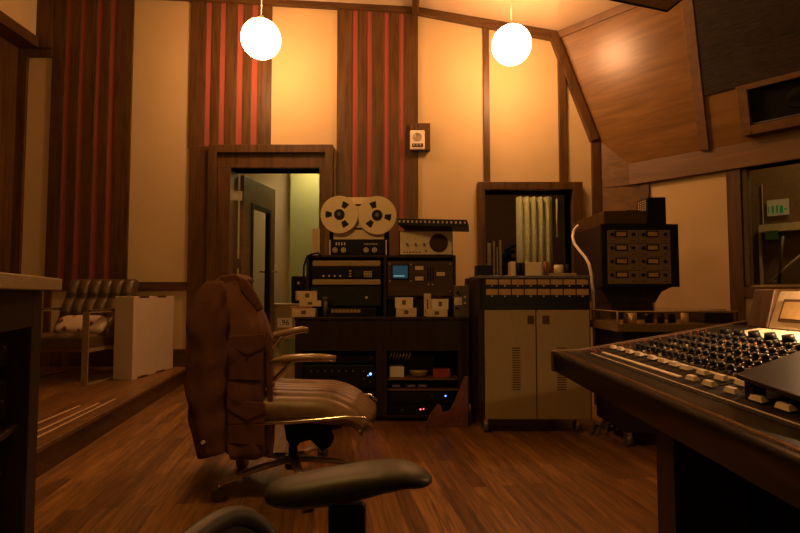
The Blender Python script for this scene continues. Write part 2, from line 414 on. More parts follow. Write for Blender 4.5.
# hanging panel, top right corner of the picture
hp = thing('ceiling_cloud', 'corner of a flat tan cloud panel hanging under the ceiling', 'acoustic panel', tuple(W(668, 6, 3.6)))
k0 = W(667, 11, 3.6)
mb = MB(); P = [k0, k0 + Vector((-.9, .75, 0)) , k0 + Vector((.0, 0, 0)) + Vector((-.25, -1.6, 0)) + Vector((-.9, .75, 0)), k0 + Vector((.35, -1.3, 0))]
PK = Vector((0, 0, k0.z)); kl = hit(614, 0, PK, Vector((0, 0, 1))); kr = hit(681, 0, PK, Vector((0, 0, 1)))
P = [k0, k0 + (kl - k0) * 1.3, k0 + (kl - k0) * 1.3 + (kr - k0) * 3, k0 + (kr - k0) * 3]
mb.prism(P, (0, 0, .05)); mb.build('panel', mat('tan cloth', (.42, .33, .17), .9), hp)
mb = MB()
for i in range(4):
    a, b_ = P[i], P[(i + 1) % 4]; mb.tube([a, b_], .008, 6)
mb.build('edging', M['blackm'], hp)
mb = MB()
for q_ in (P[0] * .8 + P[2] * .2, P[1] * .8 + P[3] * .2): mb.cyl(q_ + Vector((0, 0, .05)), (q_.x, q_.y, A.z + .1), .003, n=6)
mb.build('hanging_wire', M['grey'], hp)

# ------------------------------------------------------------------ pendants
gm = mat('lit opal glass', (1, .9, .8), .3, emit=LCOL, es=GLOBE, var=0)
gm2 = mat('dimmed opal glass', (1, .9, .8), .3, emit=(1, .50, .13), es=50.0, var=0)
def pendant(px, py, Y, label, r=.181):
    p = W(px, py, Y); zc = roofz(p.x)
    t = thing('pendant_lamp', label, 'pendant lamp', (p.x, p.y, p.z - r), group='globe pendants')
    MB().sphere(p, r, seg=40).build('globe', gm, t)
    MB().cyl((p.x, p.y, p.z + r - .008), (p.x, p.y, p.z + r + .035), .03, .024, 16).build('lamp_cap', M['chrome'], t)
    MB().cyl((p.x, p.y, p.z + r + .03), (p.x, p.y, zc), .004, n=8).build('cord', M['white'], t)
    MB().cyl((p.x, p.y, zc - .03), (p.x, p.y, zc + .005), .05, .055, 20).build('ceiling_rose', M['white'], t)
pendant(261, 39, 4.72, 'glowing white globe pendant hanging in front of the red striped boards')
pendant(511.5, 45, 4.72, 'glowing white globe pendant hanging in front of the plain cream panels')

for x_, y_, lb in ((-.75, 1.45, 'dimmer glowing globe pendant above the office chair, over the top of the picture'),):  # added unseen lamp that lights the fronts of the gear
    t = thing('pendant_lamp', lb, 'pendant lamp', (x_, y_, 2.60), group='globe pendants')
    MB().sphere((x_, y_, 2.76), .162, seg=40).build('globe', gm2, t)
    MB().cyl((x_, y_, 2.91), (x_, y_, 2.955), .03, .024, 16).build('lamp_cap', M['chrome'], t)
    MB().cyl((x_, y_, 2.95), (x_, y_, roofz(x_)), .004, n=8).build('cord', M['white'], t)
# ------------------------------------------------------------------ door
dr = sempty('door_1', ((DX0 + DX1) / 2, YW, 0))
fm = MB(); x0, x1 = W(210, 250, YW).x, W(333.5, 250, YW).x; zt = wz(147)
fw = .085
fm.box(x0, x0 + fw, YW - .10, YW, 0, zt); fm.box(x1 - fw, x1, YW - .10, YW, 0, zt); fm.box(x0 + fw, x1 - fw, YW - .10, YW, zt - fw, zt)
struct(fm, 'door_casing', M['wood'], dr, bevel=.004)
fm = MB(); fm.box(x0 + fw, DX0 + .01, YW - .06, YW + T, 0, DZ); fm.box(DX1 - .01, x1 - fw, YW - .06, YW + T, 0, DZ); fm.box(x0 + fw, x1 - fw, YW - .06, YW + T, DZ, zt - fw)
struct(fm, 'door_jamb', M['wood'], dr, bevel=.004)
# the leaf swings into the next room
hx, hy = W(243, 250, YW + T).x, YW + T
far = W(275.5, 190, 6.55)
dl = Vector((far.x - hx, far.y - hy, 0)); LWd = dl.length; dl.normalize(); dnn = Vector((dl.y, -dl.x, 0))
zt2 = far.z
leaf = sempty('door_leaf', (0, 0, 0)); leaf.parent = dr; leaf.location = Vector((hx, hy, 0)) - dr.location
def lbx(mb, a, b_, z0, z1, n0, n1, m=0):
    P = []
    for z in (z0, z1):
        for (t_, n) in ((a, n0), (b_, n0), (b_, n1), (a, n1)):
            q_ = Vector((hx, hy, 0)) + dl * t_ + dnn * n; P.append((q_.x, q_.y, z))
    return mb.hexa(P, m)
mb = MB(); g0, g1 = .19, LWd - .13; zg1 = W(265, 206, 6.1).z
lbx(mb, 0, g0, .01, zt2, 0, -.045); lbx(mb, g1, LWd, .01, zt2, 0, -.045); lbx(mb, g0, g1, .01, .35, 0, -.045); lbx(mb, g0, g1, zg1, zt2, 0, -.045)
struct(mb, 'door_panel', M['wood_mid'], leaf, bevel=.002)
mb = MB(); e = .045
lbx(mb, g0, g0 + e, .35, zg1, .008, -.053); lbx(mb, g1 - e, g1, .35, zg1, .008, -.053); lbx(mb, g0 + e, g1 - e, .35, .35 + e, .008, -.053); lbx(mb, g0 + e, g1 - e, zg1 - e, zg1, .008, -.053)
struct(mb, 'glazing_bead', M['black'], leaf)
mb = MB(); lbx(mb, g0 + e, g1 - e, .35 + e, zg1 - e, -.02, -.026); struct(mb, 'door_pane', M['glass'], leaf)
mb = MB(); hq = Vector((hx, hy, 0)) + dl * (LWd - .06); hz = W(270, 272, 6.5).z
mb.cyl((hq + dnn * -.05) + Vector((0, 0, hz)), (hq + dnn * .06) + Vector((0, 0, hz)), .011, n=10); mb.cyl((hq + dnn * .055) + Vector((0, 0, hz)), (hq + dnn * .055 - dl * .13) + Vector((0, 0, hz)), .010, n=10)
mb.cyl((hq + dnn * -.05) + Vector((0, 0, hz)), (hq + dnn * -.12) + Vector((0, 0, hz)), .011, n=10); mb.cyl((hq + dnn * -.11) + Vector((0, 0, hz)), (hq + dnn * -.11 - dl * .13) + Vector((0, 0, hz)), .010, n=10)
struct(mb, 'door_handle', M['chrome'], leaf)
mb = MB()
for zz in (1.95, 1.2, .3): mb.box(DX0 + .005, DX0 + .06, YW + T - .02, YW + T + .012, zz, zz + .11)
struct(mb, 'door_hinge', M['chrome'], dr)
# room behind the door
M['green'] = mat('pale green wall', (.46, .46, .20), .9, var=.02, scale=2)
M['pink'] = mat('pale cream wall', (.82, .64, .42), .9, var=.02, scale=2)
mb = MB(); gx = W(292, 250, 7.6).x
mb.box(-3.2, gx, 7.6, 7.7, 0, 2.9)
struct(mb, 'wall_corridor_end', M['pink'])
mb = MB(); mb.box(gx, .1, 7.45, 7.7, 0, 2.9); mb.box(-.02, .1, YW + T, 7.45, 0, 2.9); mb.box(-3.3, -3.2, YW + T, 7.7, 0, 2.9)
struct(mb, 'wall_corridor_side', M['green'])
struct(MB().box(-3.3, .1, YW + T, 7.7, 2.9, 3.0), 'ceiling_corridor', M['white'])
lampm = mat('corridor lamp diffuser', (1, 1, 1), .5, emit=(1, .76, .38), es=24.0, var=0)
t = thing('ceiling_light', 'flush ceiling light in the corridor behind the open door', 'ceiling light', (-1.2, 7.05, 2.82))
MB().cyl((-1.2, 7.05, 2.9), (-1.2, 7.05, 2.86), .22, n=28).build('housing', M['white'], t)
MB().cyl((-1.2, 7.05, 2.86), (-1.2, 7.05, 2.82), .20, .17, 28).build('diffuser', lampm, t)
# counter in corridor with a card reading .96
yc = 6.75
cn = thing('corridor_counter', 'tan counter beyond the doorway with a small white card on its front', 'counter', (X(285, yc), yc, 0))
cx0, cx1 = X(270, yc) + .0, -.75; ct, cb_ = Z(305, yc), Z(339, yc)
MB().box(cx0, cx1, yc, yc + .4, cb_, ct).build('counter_body', M['tan'], cn, bevel=.006)
MB().box(cx0 - .01, cx1, yc - .015, yc + .41, ct, ct + .018).build('counter_top', M['paper'], cn, bevel=.003)
for xx in (cx0 + .02, cx1 - .06):
    for yy in (yc + .03, yc + .34): MB().box(xx, xx + .035, yy, yy + .035, 0, cb_).build('leg', M['alu'], cn)
cc0, cc1 = W(277.5, 318, yc), W(292, 327.5, yc)
MB().box(cc0.x, cc1.x, yc - .006, yc, cc1.z, cc0.z).build('card', M['white'], cn)
text_mesh('.96', .10, 'lettering', M['black'], cn, (Vector(((cc0.x + cc1.x) / 2, yc - .008, (cc0.z + cc1.z) / 2)) - cn.location))

# ------------------------------------------------------------------ back window and live room
wn = sempty('window_1', ((WX0 + WX1) / 2, YW, WZ0))
a0, a1 = W(477, 230, YW).x, W(580.5, 230, YW).x; za, zb = wz(183.5), WZ0 - .08
mb = MB(); mb.box(a0, WX0, YW - .09, YW + T, zb, za); mb.box(WX1, a1, YW - .09, YW + T, zb, za); mb.box(WX0, WX1, YW - .09, YW + T, WZ1, za); mb.box(WX0, WX1, YW - .09, YW + T, zb, WZ0)
struct(mb, 'window_frame', M['wood'], wn, bevel=.004)
struct(MB().box(WX0, WX1, YW + .10, YW + .106, WZ0, WZ1), 'window_pane', M['glass'], wn)
mb = MB(); mb.box(.2, 3.3, 8.4, 8.5, 0, 3.2); mb.box(.2, .3, YW + T, 8.4, 0, 3.2); mb.box(3.2, 3.3, YW + T + .3, 8.4, 0, 3.2)
struct(mb, 'wall_live_room', mat('brown live room wall', (.14, .07, .035), .8))
struct(MB().box(.2, 3.3, YW + T, 8.5, 3.2, 3.3), 'ceiling_live_room', M['ceil'])
# pleated curtain
yq = 6.5; cl, cr_ = X(518, yq), X(553.5, yq)
mb = MB(); top, bot = [], []
N = 80
for i in range(N + 1):
    u = i / N; x = cl + (cr_ - cl) * u; y = yq + .045 * math.cos(u * 2 * math.pi * 5.2)
    top.append((x, y))
fv = [mb.bm.verts.new((x, y, .05)) for x, y in top]; gv = [mb.bm.verts.new((x, y, Z(197, yq))) for x, y in top]
for i in range(N): mb._fin([mb.bm.faces.new([fv[i], fv[i + 1], gv[i + 1], gv[i]])], 0, True)
cu = mb.build('curtain', mat('tan curtain cloth', (.55, .46, .24), .85)); cu.modifiers.new('sol', 'SOLIDIFY').thickness = .006
tag(cu, 'pleated tan curtain seen through the back window', 'curtain')
rd = MB(); rx = X(558, 6.3); rd.cyl((rx, 6.3, Z(237, 6.3)), (rx, 6.3, Z(199, 6.3)), .011, n=10)
rd.cyl((rx, 6.3, Z(199, 6.3)), (rx, 6.3, 3.2), .003, n=6)
tag(rd.build('hanging_rod', M['white']), 'thin pale rod hanging beside the curtain in the back window', 'rod')
# pale standing bars behind glass at left
for i, (pa, pb_, ya, yb_) in enumerate([(488, 491.5, 243, 282), (493.5, 495.5, 241, 282), (497, 498.5, 247, 282), (499.8, 502, 240, 282)]):
    y_ = 6.2
    o = MB().box(X(pa, y_), X(pb_, y_), y_, y_ + .03, 0, Z(ya, y_)).build('upright_board', M['paper'], bevel=.003)
    tag(o, ['widest pale upright slat at left behind the back window', 'slim pale upright slat second from left behind the back window', 'shortest pale upright slat behind the back window', 'tallest pale upright slat behind the back window'][i], 'slat', 'upright slats in the live room')
# plant silhouette in the live room
pl = thing('potted_plant', 'dark leafy plant in the gloom behind the back window', 'plant', (X(503, 6.9), 6.9, 0))
px_, py_ = pl.location.x, 6.9
MB().cyl((px_, py_, 0), (px_, py_, .35), .14, .18, 20).build('pot', M['grey'], pl)
MB().tube([(px_, py_, .33), (px_ + .02, py_, .8), (px_ - .02, py_, 1.3)], .015, 8).build('stem', M['wood'], pl)
mb = MB()
for i in range(60):
    a = random.uniform(0, 6.28); el = random.uniform(-.3, 1.2); L_ = random.uniform(.18, .34)
    b0 = Vector((px_, py_, random.uniform(.95, 1.5))); d = Vector((math.cos(a) * math.cos(el), math.sin(a) * math.cos(el), math.sin(el)))
    s_ = d.cross(Vector((0, 0, 1))).normalized() * .045; tip = b0 + d * L_ - Vector((0, 0, .05)); mid = b0 + d * L_ * .5 + Vector((0, 0, .02))
    v = [mb.bm.verts.new(q_) for q_ in (b0, mid + s_, tip, mid - s_)]; mb.bm.faces.new(v)
lf = mb.build('foliage', mat('dark leaf', (.05, .07, .03), .5), pl); lf.modifiers.new('s', 'SOLIDIFY').thickness = .002
t = thing('ceiling_light', 'dim round ceiling light in the live room behind the window', 'ceiling light', (1.2, 6.1, 3.1))
MB().cyl((1.2, 6.1, 3.2), (1.2, 6.1, 3.16), .18, n=28).build('housing', M['white'], t)
MB().cyl((1.2, 6.1, 3.16), (1.2, 6.1, 3.12), .16, .14, 28).build('diffuser', mat('live room diffuser', (1, 1, 1), .5, emit=(1, .66, .30), es=34.0, var=0), t)

# ------------------------------------------------------------------ booth behind the right window
def rq(t_, n_, z): 
    q_ = PW + D * t_ + nh * n_; return Vector((q_.x, q_.y, z))
mb = MB(); rwbox(mb, tw0 - .3, tw1 + .8, 0, 3.0, 1.5, 1.6); rwbox(mb, tw0 - .4, tw0 - .3, 0, 3.0, .15, 1.6); rwbox(mb, tw1 + .7, tw1 + .8, 0, 3., .15, 1.5)
struct(mb, 'wall_booth', mat('booth wood wall', (.22, .125, .05), .7))
mb = MB(); rwbox(mb, tw0 - .4, tw1 + .8, 3.0, 3.08, .15, 1.6); struct(mb, 'ceiling_booth', M['wood'])
PB = PW + nh * 1.49
def bh(px, py): return hit(px, py, PB, nh)
def bbox(mb, pa, ya, pb_, yb_, th=.02, m=0):
    a = bh(pa, ya); c_ = bh(pb_, yb_); t0 = (a - PW).dot(D); t1 = (c_ - PW).dot(D)
    return rwbox(mb, t0, t1, min(a.z, c_.z), max(a.z, c_.z), 1.49 - th, 1.49, m)
es = thing('exit_sign', 'small green and white emergency exit sign seen through the right window', 'sign', tuple(bh(778, 214)))
bbox(MB(), 767.5, 201, 789.5, 214.5, .03).build('sign_box', mat('exit sign face', (.8, .8, .7), .5, emit=(.75, .8, .45), es=.42, var=0), es) if False else None
mb = MB(); bbox(mb, 767.5, 201, 789.5, 214.5, .03); mb.build('sign_box', mat('exit sign face', (.62, .52, .28), .5, emit=(.70, .65, .35), es=.03, var=0), es)
gmat = mat('exit sign green', (.02, .25, .04), .5, emit=(.02, .35, .05), es=.1, var=0)
mb = MB()
def gb(pa, ya, pb_, yb_):
    a = bh(pa, ya); c_ = bh(pb_, yb_); rwbox(mb, (a - PW).dot(D), (c_ - PW).dot(D), min(a.z, c_.z), max(a.z, c_.z), 1.455, 1.46)
gb(769, 207, 770, 213); gb(772.5, 206.5, 775, 213); gb(776.8, 205.5, 779, 213); gb(780.5, 206, 784, 213); gb(785, 208.5, 787.5, 209.6)
mb.build('pictogram', gmat, es)
mb = MB(); bbox(mb, 762, 226, 840, 227.6, .12); bbox(mb, 762, 227.6, 763.6, 345, .05)
bbox(mb, 762.4, 184, 763.6, 229, .02)
tag(mb.build('booth_shelf', M['paper']), 'pale shelf edge inside the booth below the exit sign', 'shelf')
mb = MB(); bbox(mb, 768, 232, 781, 240, .12); tag(mb.build('storage_bin', mat('green bin plastic', (.06, .16, .05), .6)), 'dull green box under the booth shelf', 'box')
ms = thing('microphone_stand', 'chrome boom microphone stand seen through the right window', 'microphone stand', tuple(rq(tw0 + .35, .8, 0)))
PM = PW + nh * .8
b0 = hit(768, 283, PM, nh); b1 = hit(815, 243, PM, nh); 
MB().tube([b0, b1], .011, 8).build('boom', M['white'], ms)
u0 = hit(779, 283, PM, nh); u1 = hit(783, 236, PM, nh)
MB().tube([u0, u1], .014, 8).build('upright', M['grey'], ms)
MB().tube([(u0.x, u0.y, 0), u0], .012, 8).build('lower_tube', M['grey'], ms)
MB().cyl((u0.x, u0.y, 0), (u0.x, u0.y, .03), .15, .14, 24).build('base', M['black'], ms)
c_ = (u0 + b0) / 2; MB().tube([b0, u0 + Vector((0, 0, .02))], .01, 8).build('clutch', M['chrome'], ms)
q_ = rq(tw0 + .6, .8, 2.92)
t = thing('ceiling_light', 'small warm ceiling light inside the booth at right', 'ceiling light', tuple(q_))
MB().cyl(q_ + Vector((0, 0, .08)), q_ + Vector((0, 0, .03)), .14, n=24).build('housing', M['white'], t)
MB().cyl(q_ + Vector((0, 0, .03)), q_, .12, .1, 24).build('diffuser', mat('booth diffuser', (1, 1, 1), .5, emit=(1, .66, .22), es=40.0, var=0), t)

# ------------------------------------------------------------------ platform
e0 = Vector((-2.24, YW, 0)); e1 = Vector((-1.82, 2.62, 0)); ed = (e1 - e0).normalized(); e2 = e0 + ed * 6.6
pf = sempty('floor_platform', (-3, 3, 0))
mb = MB(); mb.prism([(LX, YW, .13), (e0.x, e0.y, .13), (e2.x, e2.y, .13), (LX, e2.y, .13)], (0, 0, .03)); struct(mb, 'platform_deck', M['plat'], pf)
en = Vector((-ed.y, ed.x, 0)); en = en if en.x > 0 else -en
mb = MB(); mb.prism([e0, e2, e2 - en * .03, e0 - en * .03], (0, 0, .13)); struct(mb, 'platform_riser', M['woody'], pf)
mb = MB(); mb.prism([e0 + Vector((0, 0, .128)), e2 + Vector((0, 0, .128)), e2 + en * .02 + Vector((0, 0, .128)), e0 + en * .02 + Vector((0, 0, .128))], (0, 0, .0325)); struct(mb, 'platform_nosing', M['wood_mid'], pf, bevel=.008)
PP = Vector((0, 0, .1605)); up = Vector((0, 0, 1))
strip = mat('pale brass strip', (.80, .62, .38), .35, .2, var=.05)  # lamp reflections on the deck, put into pale raised strips
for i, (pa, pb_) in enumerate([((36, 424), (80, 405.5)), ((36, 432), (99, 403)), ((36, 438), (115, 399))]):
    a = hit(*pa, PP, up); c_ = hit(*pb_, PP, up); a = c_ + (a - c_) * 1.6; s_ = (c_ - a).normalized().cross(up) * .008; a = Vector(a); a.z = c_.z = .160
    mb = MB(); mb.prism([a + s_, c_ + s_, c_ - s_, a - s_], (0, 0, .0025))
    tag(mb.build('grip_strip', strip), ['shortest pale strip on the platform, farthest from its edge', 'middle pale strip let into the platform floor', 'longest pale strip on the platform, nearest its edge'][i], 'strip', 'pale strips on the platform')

# ------------------------------------------------------------------ left counter
zc1 = .985; ctz = .045
a = Vector((X(42.5, 2.0), 2.0, 0)); bq = Vector((-.769 * 1.55, 1.55, 0))
fd = (bq - a).normalized(); fn = Vector((-fd.y, fd.x, 0)); fn = fn if fn.x > 0 else -fn
ct_ = thing('counter_cabinet', 'tall dark wood cabinet with open rack bays at the left edge', 'cabinet', tuple(a - fn * .3))
def cbx(mb, t0, t1, n0, n1, z0, z1, m=0):
    P = []
    for z in (z0, z1):
        for (t_, n) in ((t0, n0), (t1, n0), (t1, n1), (t0, n1)):
            q_ = a + fd * t_ + fn * n; P.append((q_.x, q_.y, z))
    return mb.hexa(P, m)
LZ = zc1 - ctz
mb = MB(); cbx(mb, 0, .13, -.6, 0, 0, LZ); cbx(mb, .13, 1.5, -.6, 0, LZ - .13, LZ); cbx(mb, .13, 1.5, -.6, -.57, 0, LZ - .13); cbx(mb, 1.47, 1.5, -.57, 0, 0, LZ - .13); cbx(mb, .13, 1.47, -.57, 0, 0, .06); cbx(mb, .13, 1.47, -.57, -.03, .45, .47)
mb.build('body', M['cab'], ct_, bevel=.003)
for i, zz in enumerate((.09, .26, .50, .68)):
    mb = MB(); cbx(mb, .16, 1.44, -.5, -.06, zz, zz + .13); o = mb.build('rack_unit', M['black'], ct_, bevel=.003)
    mb = MB()
    for k in range(8):
        q_ = a + fd * (.22 + k * .14) + fn * -.06 + Vector((0, 0, zz + .065)); mb.cyl(q_, q_ + fn * .008, .0045, n=10)
    mb.build('knob', M['grey'], o)
mb = MB()
r0 = a + fd * -.0; ee = Vector((X(62, 2.02), 2.02, 0))
P0_ = [ee, ee + fd * 1.9, ee + fd * 1.9 - fn * .95, ee - fn * .95]
mb.prism([(q_.x, q_.y, LZ) for q_ in P0_], (0, 0, ctz))
tag(mb.build('countertop', mat('dull tan laminate', (.30, .23, .13), .6), bevel=.004), 'pale slab worktop lying on the dark cabinet at the left edge', 'worktop')

# ------------------------------------------------------------------ lounge chair (faces the viewer, turned a little)
lc = thing('lounge_chair', 'brown tufted leather lounge chair with flat steel sled arms on the platform', 'armchair', (-2.965, 4.77, .16), math.radians(-3))
leather = mat('dark brown leather', (.10, .064, .028), .32, var=.2, scale=25, bump=.15)
wd_, dp_ = .36, .39
steel = mat('flat steel', (.42, .32, .19), .35, .5)
for sx in (-1, 1):
    x = sx * wd_; mb = MB()
    mb.box(x - .028, x + .028, -dp_, -dp_ + .012, .012, .60); mb.box(x - .028, x + .028, dp_ - .012, dp_, .012, .60)
    mb.box(x - .028, x + .028, -dp_, dp_, 0, .012); mb.box(x - .028, x + .028, -dp_, dp_, .60, .612)
    mb.box(x - .006, x + .006, -dp_ + .012, dp_ - .012, .27, .30)
    mb.build('sled_arm', steel, lc, local=True, bevel=.002)
    MB().box(x - .026, x + .026, -dp_ + .03, dp_ - .1, .612, .630).build('arm_pad', leather, lc, local=True, bevel=.006)
def tufted(mb, w, l, th, nx, ny, basis):
    nxs, nys = nx * 8, ny * 8; top = []; bot = []
    for j in range(nys + 1):
        r1, r2 = [], []
        for i in range(nxs + 1):
            u, v = i / nxs, j / nys
            pu = abs(math.sin(u * nx * math.pi)) ** .45; pv = abs(math.sin(v * ny * math.pi)) ** .45
            h_ = th * (.62 + .38 * pu * pv)
            edge = min(u, 1 - u, v, 1 - v); 
            r1.append(mb.bm.verts.new(basis((u - .5) * w, v * l, h_))); r2.append(mb.bm.verts.new(basis((u - .5) * w, v * l, 0)))
        top.append(r1); bot.append(r2)
    for j in range(nys):
        for i in range(nxs):
            mb._fin([mb.bm.faces.new([top[j][i], top[j][i + 1], top[j + 1][i + 1], top[j + 1][i]])], 0, True)
            mb._fin([mb.bm.faces.new([bot[j][i], bot[j + 1][i], bot[j + 1][i + 1], bot[j][i + 1]])], 0, True)
    for j in range(nys):
        for i in (0, nxs): mb.bm.faces.new([top[j][i], top[j + 1][i], bot[j + 1][i], bot[j][i]])
    for i in range(nxs):
        for j in (0, nys): mb.bm.faces.new([top[j][i], top[j][i + 1], bot[j][i + 1], bot[j][i]])
mb = MB(); tufted(mb, .66, .66, .13, 4, 2, lambda u, v, h_: Vector((u, -.37 + v, .26 + h_ + .05 * (1 - v / .66)))); mb.build('seat', leather, lc, local=True)
ang = math.radians(24)
mb = MB(); tufted(mb, .66, .60, .12, 6, 3, lambda u, v, h_: Vector((u, .22 + v * math.sin(ang) - h_ * math.cos(ang), .33 + v * math.cos(ang) + h_ * math.sin(ang)))); mb.build('backrest', leather, lc, local=True)
for y_ in (-.30, .25): MB().box(-wd_ + .006, wd_ - .006, y_, y_ + .03, .27, .30).build('cross_bar', steel, lc, local=True)
# patterned cushion lying on seat
cm = bpy.data.materials.new('patterned cushion'); cm.use_nodes = True; nt = cm.node_tree
tc = nt.nodes.new('ShaderNodeTexCoord'); vo = nt.nodes.new('ShaderNodeTexVoronoi'); vo.inputs['Scale'].default_value = 9; vo.distance = 'MANHATTAN'
cr = nt.nodes.new('ShaderNodeValToRGB'); cr.color_ramp.interpolation = 'CONSTANT'; e_ = cr.color_ramp.elements
e_[0].position = 0; e_[0].color = (.07, .05, .04, 1); e_[1].position = .36; e_[1].color = (.62, .52, .38, 1); n3 = e_.new(.5); n3.color = (.62, .5, .36, 1); n4 = e_.new(.22); n4.color = (.35, .10, .05, 1)
nt.links.new(tc.outputs['Object'], vo.inputs['Vector']); nt.links.new(vo.outputs['Distance'], cr.inputs[0]); nt.links.new(cr.outputs[0], nt.nodes['Principled BSDF'].inputs['Base Color']); nt.nodes['Principled BSDF'].inputs['Roughness'].default_value = .9
mb = MB(); loops = []
for k in range(13):
    v = -1 + 2 * k / 12; s_ = math.sqrt(max(0.02, 1 - abs(v) ** 3)); L_ = []
    for i in range(28):
        t_ = 2 * math.pi * i / 28; cx = math.copysign(abs(math.cos(t_)) ** .45, math.cos(t_)); cy = math.copysign(abs(math.sin(t_)) ** .45, math.sin(t_))
        L_.append((cx * .22 * (.55 + .45 * s_), cy * .095 * (.55 + .45 * s_), v * .05))
    loops.append(L_)
mb.rings(loops); cu = mb.build('cushion', cm, local=True, subsurf=1); cu.location = (-2.84, 4.66, .645); cu.rotation_euler = (math.radians(48), 0, math.radians(-3))
tag(cu, 'patterned throw cushion lying on the brown leather lounge chair', 'cushion')
# big flat white box
P = [(-2.56, 4.68), (-2.365, 4.63), (-2.33, 5.38), (-2.52, 5.42)]
bx_ = thing('flat_box', 'large flat white cardboard box standing upright on the platform', 'box', (-2.44, 5.0, .16))
card = mat('off white cardboard', (.56, .47, .33), .8, var=.04, scale=8)
mb = MB(); mb.prism([(x, y, .16) for x, y in P], (0, 0, .74)); mb.build('carton', card, bx_, bevel=.004)
for f0 in (.12, .55):
    q0_ = Vector((*P[1], 0)).lerp(Vector((*P[2], 0)), f0); q1_ = Vector((*P[1], 0)).lerp(Vector((*P[2], 0)), f0 + .22)
    for z_ in (.161, .885): MB().prism([q0_ + Vector((.001, 0, z_)), q1_ + Vector((.001, 0, z_)), q1_ + Vector((-.02, 0, z_)), q0_ + Vector((-.02, 0, z_))], (0.003, 0, .017)).build('tab_slot', M['wood'], bx_)

# ------------------------------------------------------------------ credenza
YC = 3.8; cdp = .52
def FX(px, Y=YC): return X(px, Y)
zt_ = Z(317, YC)
cd = thing('equipment_cabinet', 'long low dark wood equipment cabinet with two open rack bays', 'cabinet', ((FX(295) + FX(468.5)) / 2, YC + cdp / 2, 0))
L0, R0 = FX(295.5), FX(468.5); zb_ = Z(416, YC); bayT = Z(351, YC)
l1, l2, r1_, r2_ = FX(303), FX(376), FX(387), FX(458)
mb = MB()
mb.box(L0, l1, YC, YC + cdp, 0, zt_ - .02); mb.box(l2, r1_, YC, YC + cdp, .04, zt_ - .02); mb.box(r2_, R0, YC, YC + cdp, 0, zt_ - .02)
mb.box(l1, r2_, YC + cdp - .02, YC + cdp, .03, zt_ - .02); mb.box(l1, r2_, YC + .01, YC + cdp, .03, zb_)
mb.build('carcass', M['cab'], cd, bevel=.002)
mb = MB(); mb.box(l1, l2, YC, YC + .02, bayT, zt_ - .02); mb.box(r1_, r2_, YC, YC + .02, bayT, zt_ - .02); mb.box(l1, l2, YC + .02, YC + cdp - .02, bayT, bayT + .02); mb.box(r1_, r2_, YC + .02, YC + cdp - .02, bayT, bayT + .02)
mb.build('front_panel', M['cab'], cd, bevel=.002)
MB().box(L0 - .005, R0 + .005, YC - .012, YC + cdp, zt_ - .02, zt_).build('cabinet_top', M['cabx'], cd, bevel=.003)
mb = MB(); zsh = Z(378, YC + .05); mb.box(r1_, r2_, YC + .03, YC + cdp - .02, zsh - .012, zsh); mb.build('shelf', M['wood_mid'], cd)
zsh2 = Z(389, YC + .05); MB().box(r1_, r2_, YC + .03, YC + cdp - .02, zsh2 - .008, zsh2).build('shelf', M['wood_mid'], cd)
blue = mat('blue indicator', (.05, .1, .6), .4, emit=(.08, .28, 1), es=7, var=0)
redl = mat('red indicator', (.5, .03, .05), .4, emit=(1, .10, .16), es=3, var=0)
def device(name, label, cat, px0, px1, py0, py1, Y, dep, body, knobs=(), leds=(), group=None, km=None, kr=.008, bv=.003, zbase=None):
    """rack device given by its front rectangle"""
    x0, x1 = X(px0, Y), X(px1, Y); z1, z0 = Z(py0, Y), Z(py1, Y)
    if zbase is not None: z0 = zbase
    t = thing(name, label, cat, ((x0 + x1) / 2, Y + dep / 2, z0), group=group)
    MB().box(x0, x1, Y, Y + dep, z0, z1).build('case', body, t, bevel=bv)
    for (kx, ky, r) in knobs:
        p = W(kx, ky, Y); MB().cyl(p, p + Vector((0, -.014, 0)), r, r * .85, 14).build('knob', km or M['grey'], t)
    for (kx, ky, r, mm) in leds:
        p = W(kx, ky, Y); MB().cyl(p, p + Vector((0, -.004, 0)), r, n=10).build('indicator_light', mm, t)
    return t
yl = YC + .04
device('rack_amplifier', 'black rack unit with knobs and a blue light in left cabinet bay', 'rack unit', 304, 375.5, 365, 388, yl, .4, M['black'], [(311 + 7 * i, 371, .007) for i in range(7)] + [(364, 371, .008), (364, 379, .006), (370, 382, .006)], [(370.5, 374, .009, blue), (368, 375.5, .003, blue)])
device('rack_amplifier', 'black rack unit directly under the one with the blue light', 'rack unit', 304, 375.5, 391, 403, yl, .4, M['blackm'], [(352 + 7 * i, 397, .006) for i in range(3)], [(372, 401, .003, blue)])
device('rack_amplifier', 'lowest plain black rack unit in the left cabinet bay', 'rack unit', 304, 375.5, 404, 415, yl, .4, M['black'], [(320 + 9 * i, 410, .005) for i in range(5)], zbase=zb_)
device('rack_amplifier', 'thin black rack unit at the top of left cabinet bay', 'rack unit', 304, 375.5, 356, 363, yl, .4, M['blackm'], [(371, 358, .006)])
device('rack_processor', 'black box with a tiny blue light on the right bay', 'rack unit', 390, 452, 392, 402.5, yl, .4, M['black'], [(432, 396, .006)], [(445.5, 395.8, .005, blue)], zbase=Z(403.5, yl))
device('rack_processor', 'black box with a red light at the bottom of right bay', 'rack unit', 389, 455, 404.5, 415, yl, .4, M['blackm'], [(402, 410, .006), (440, 410, .008)], [(420.5, 409.3, .006, redl), (423.5, 409, .005, redl)], zbase=zb_)
def simplebox(name, label, cat, px0, px1, py0, py1, Y, dep, m, zbase=None, bv=.002, group=None):
    z0 = Z(py1, Y) if zbase is None else zbase
    o = MB().box(X(px0, Y), X(px1, Y), Y, Y + dep, z0, Z(py0, Y)).build(name, m, bevel=bv)
    return tag(o, label, cat, group)
simplebox('small_box', 'small white box with a pale label on upper shelf of right bay', 'box', 389.5, 404, 366.8, 372, yl + .05, .12, M['white'], zbase=zsh + .0)
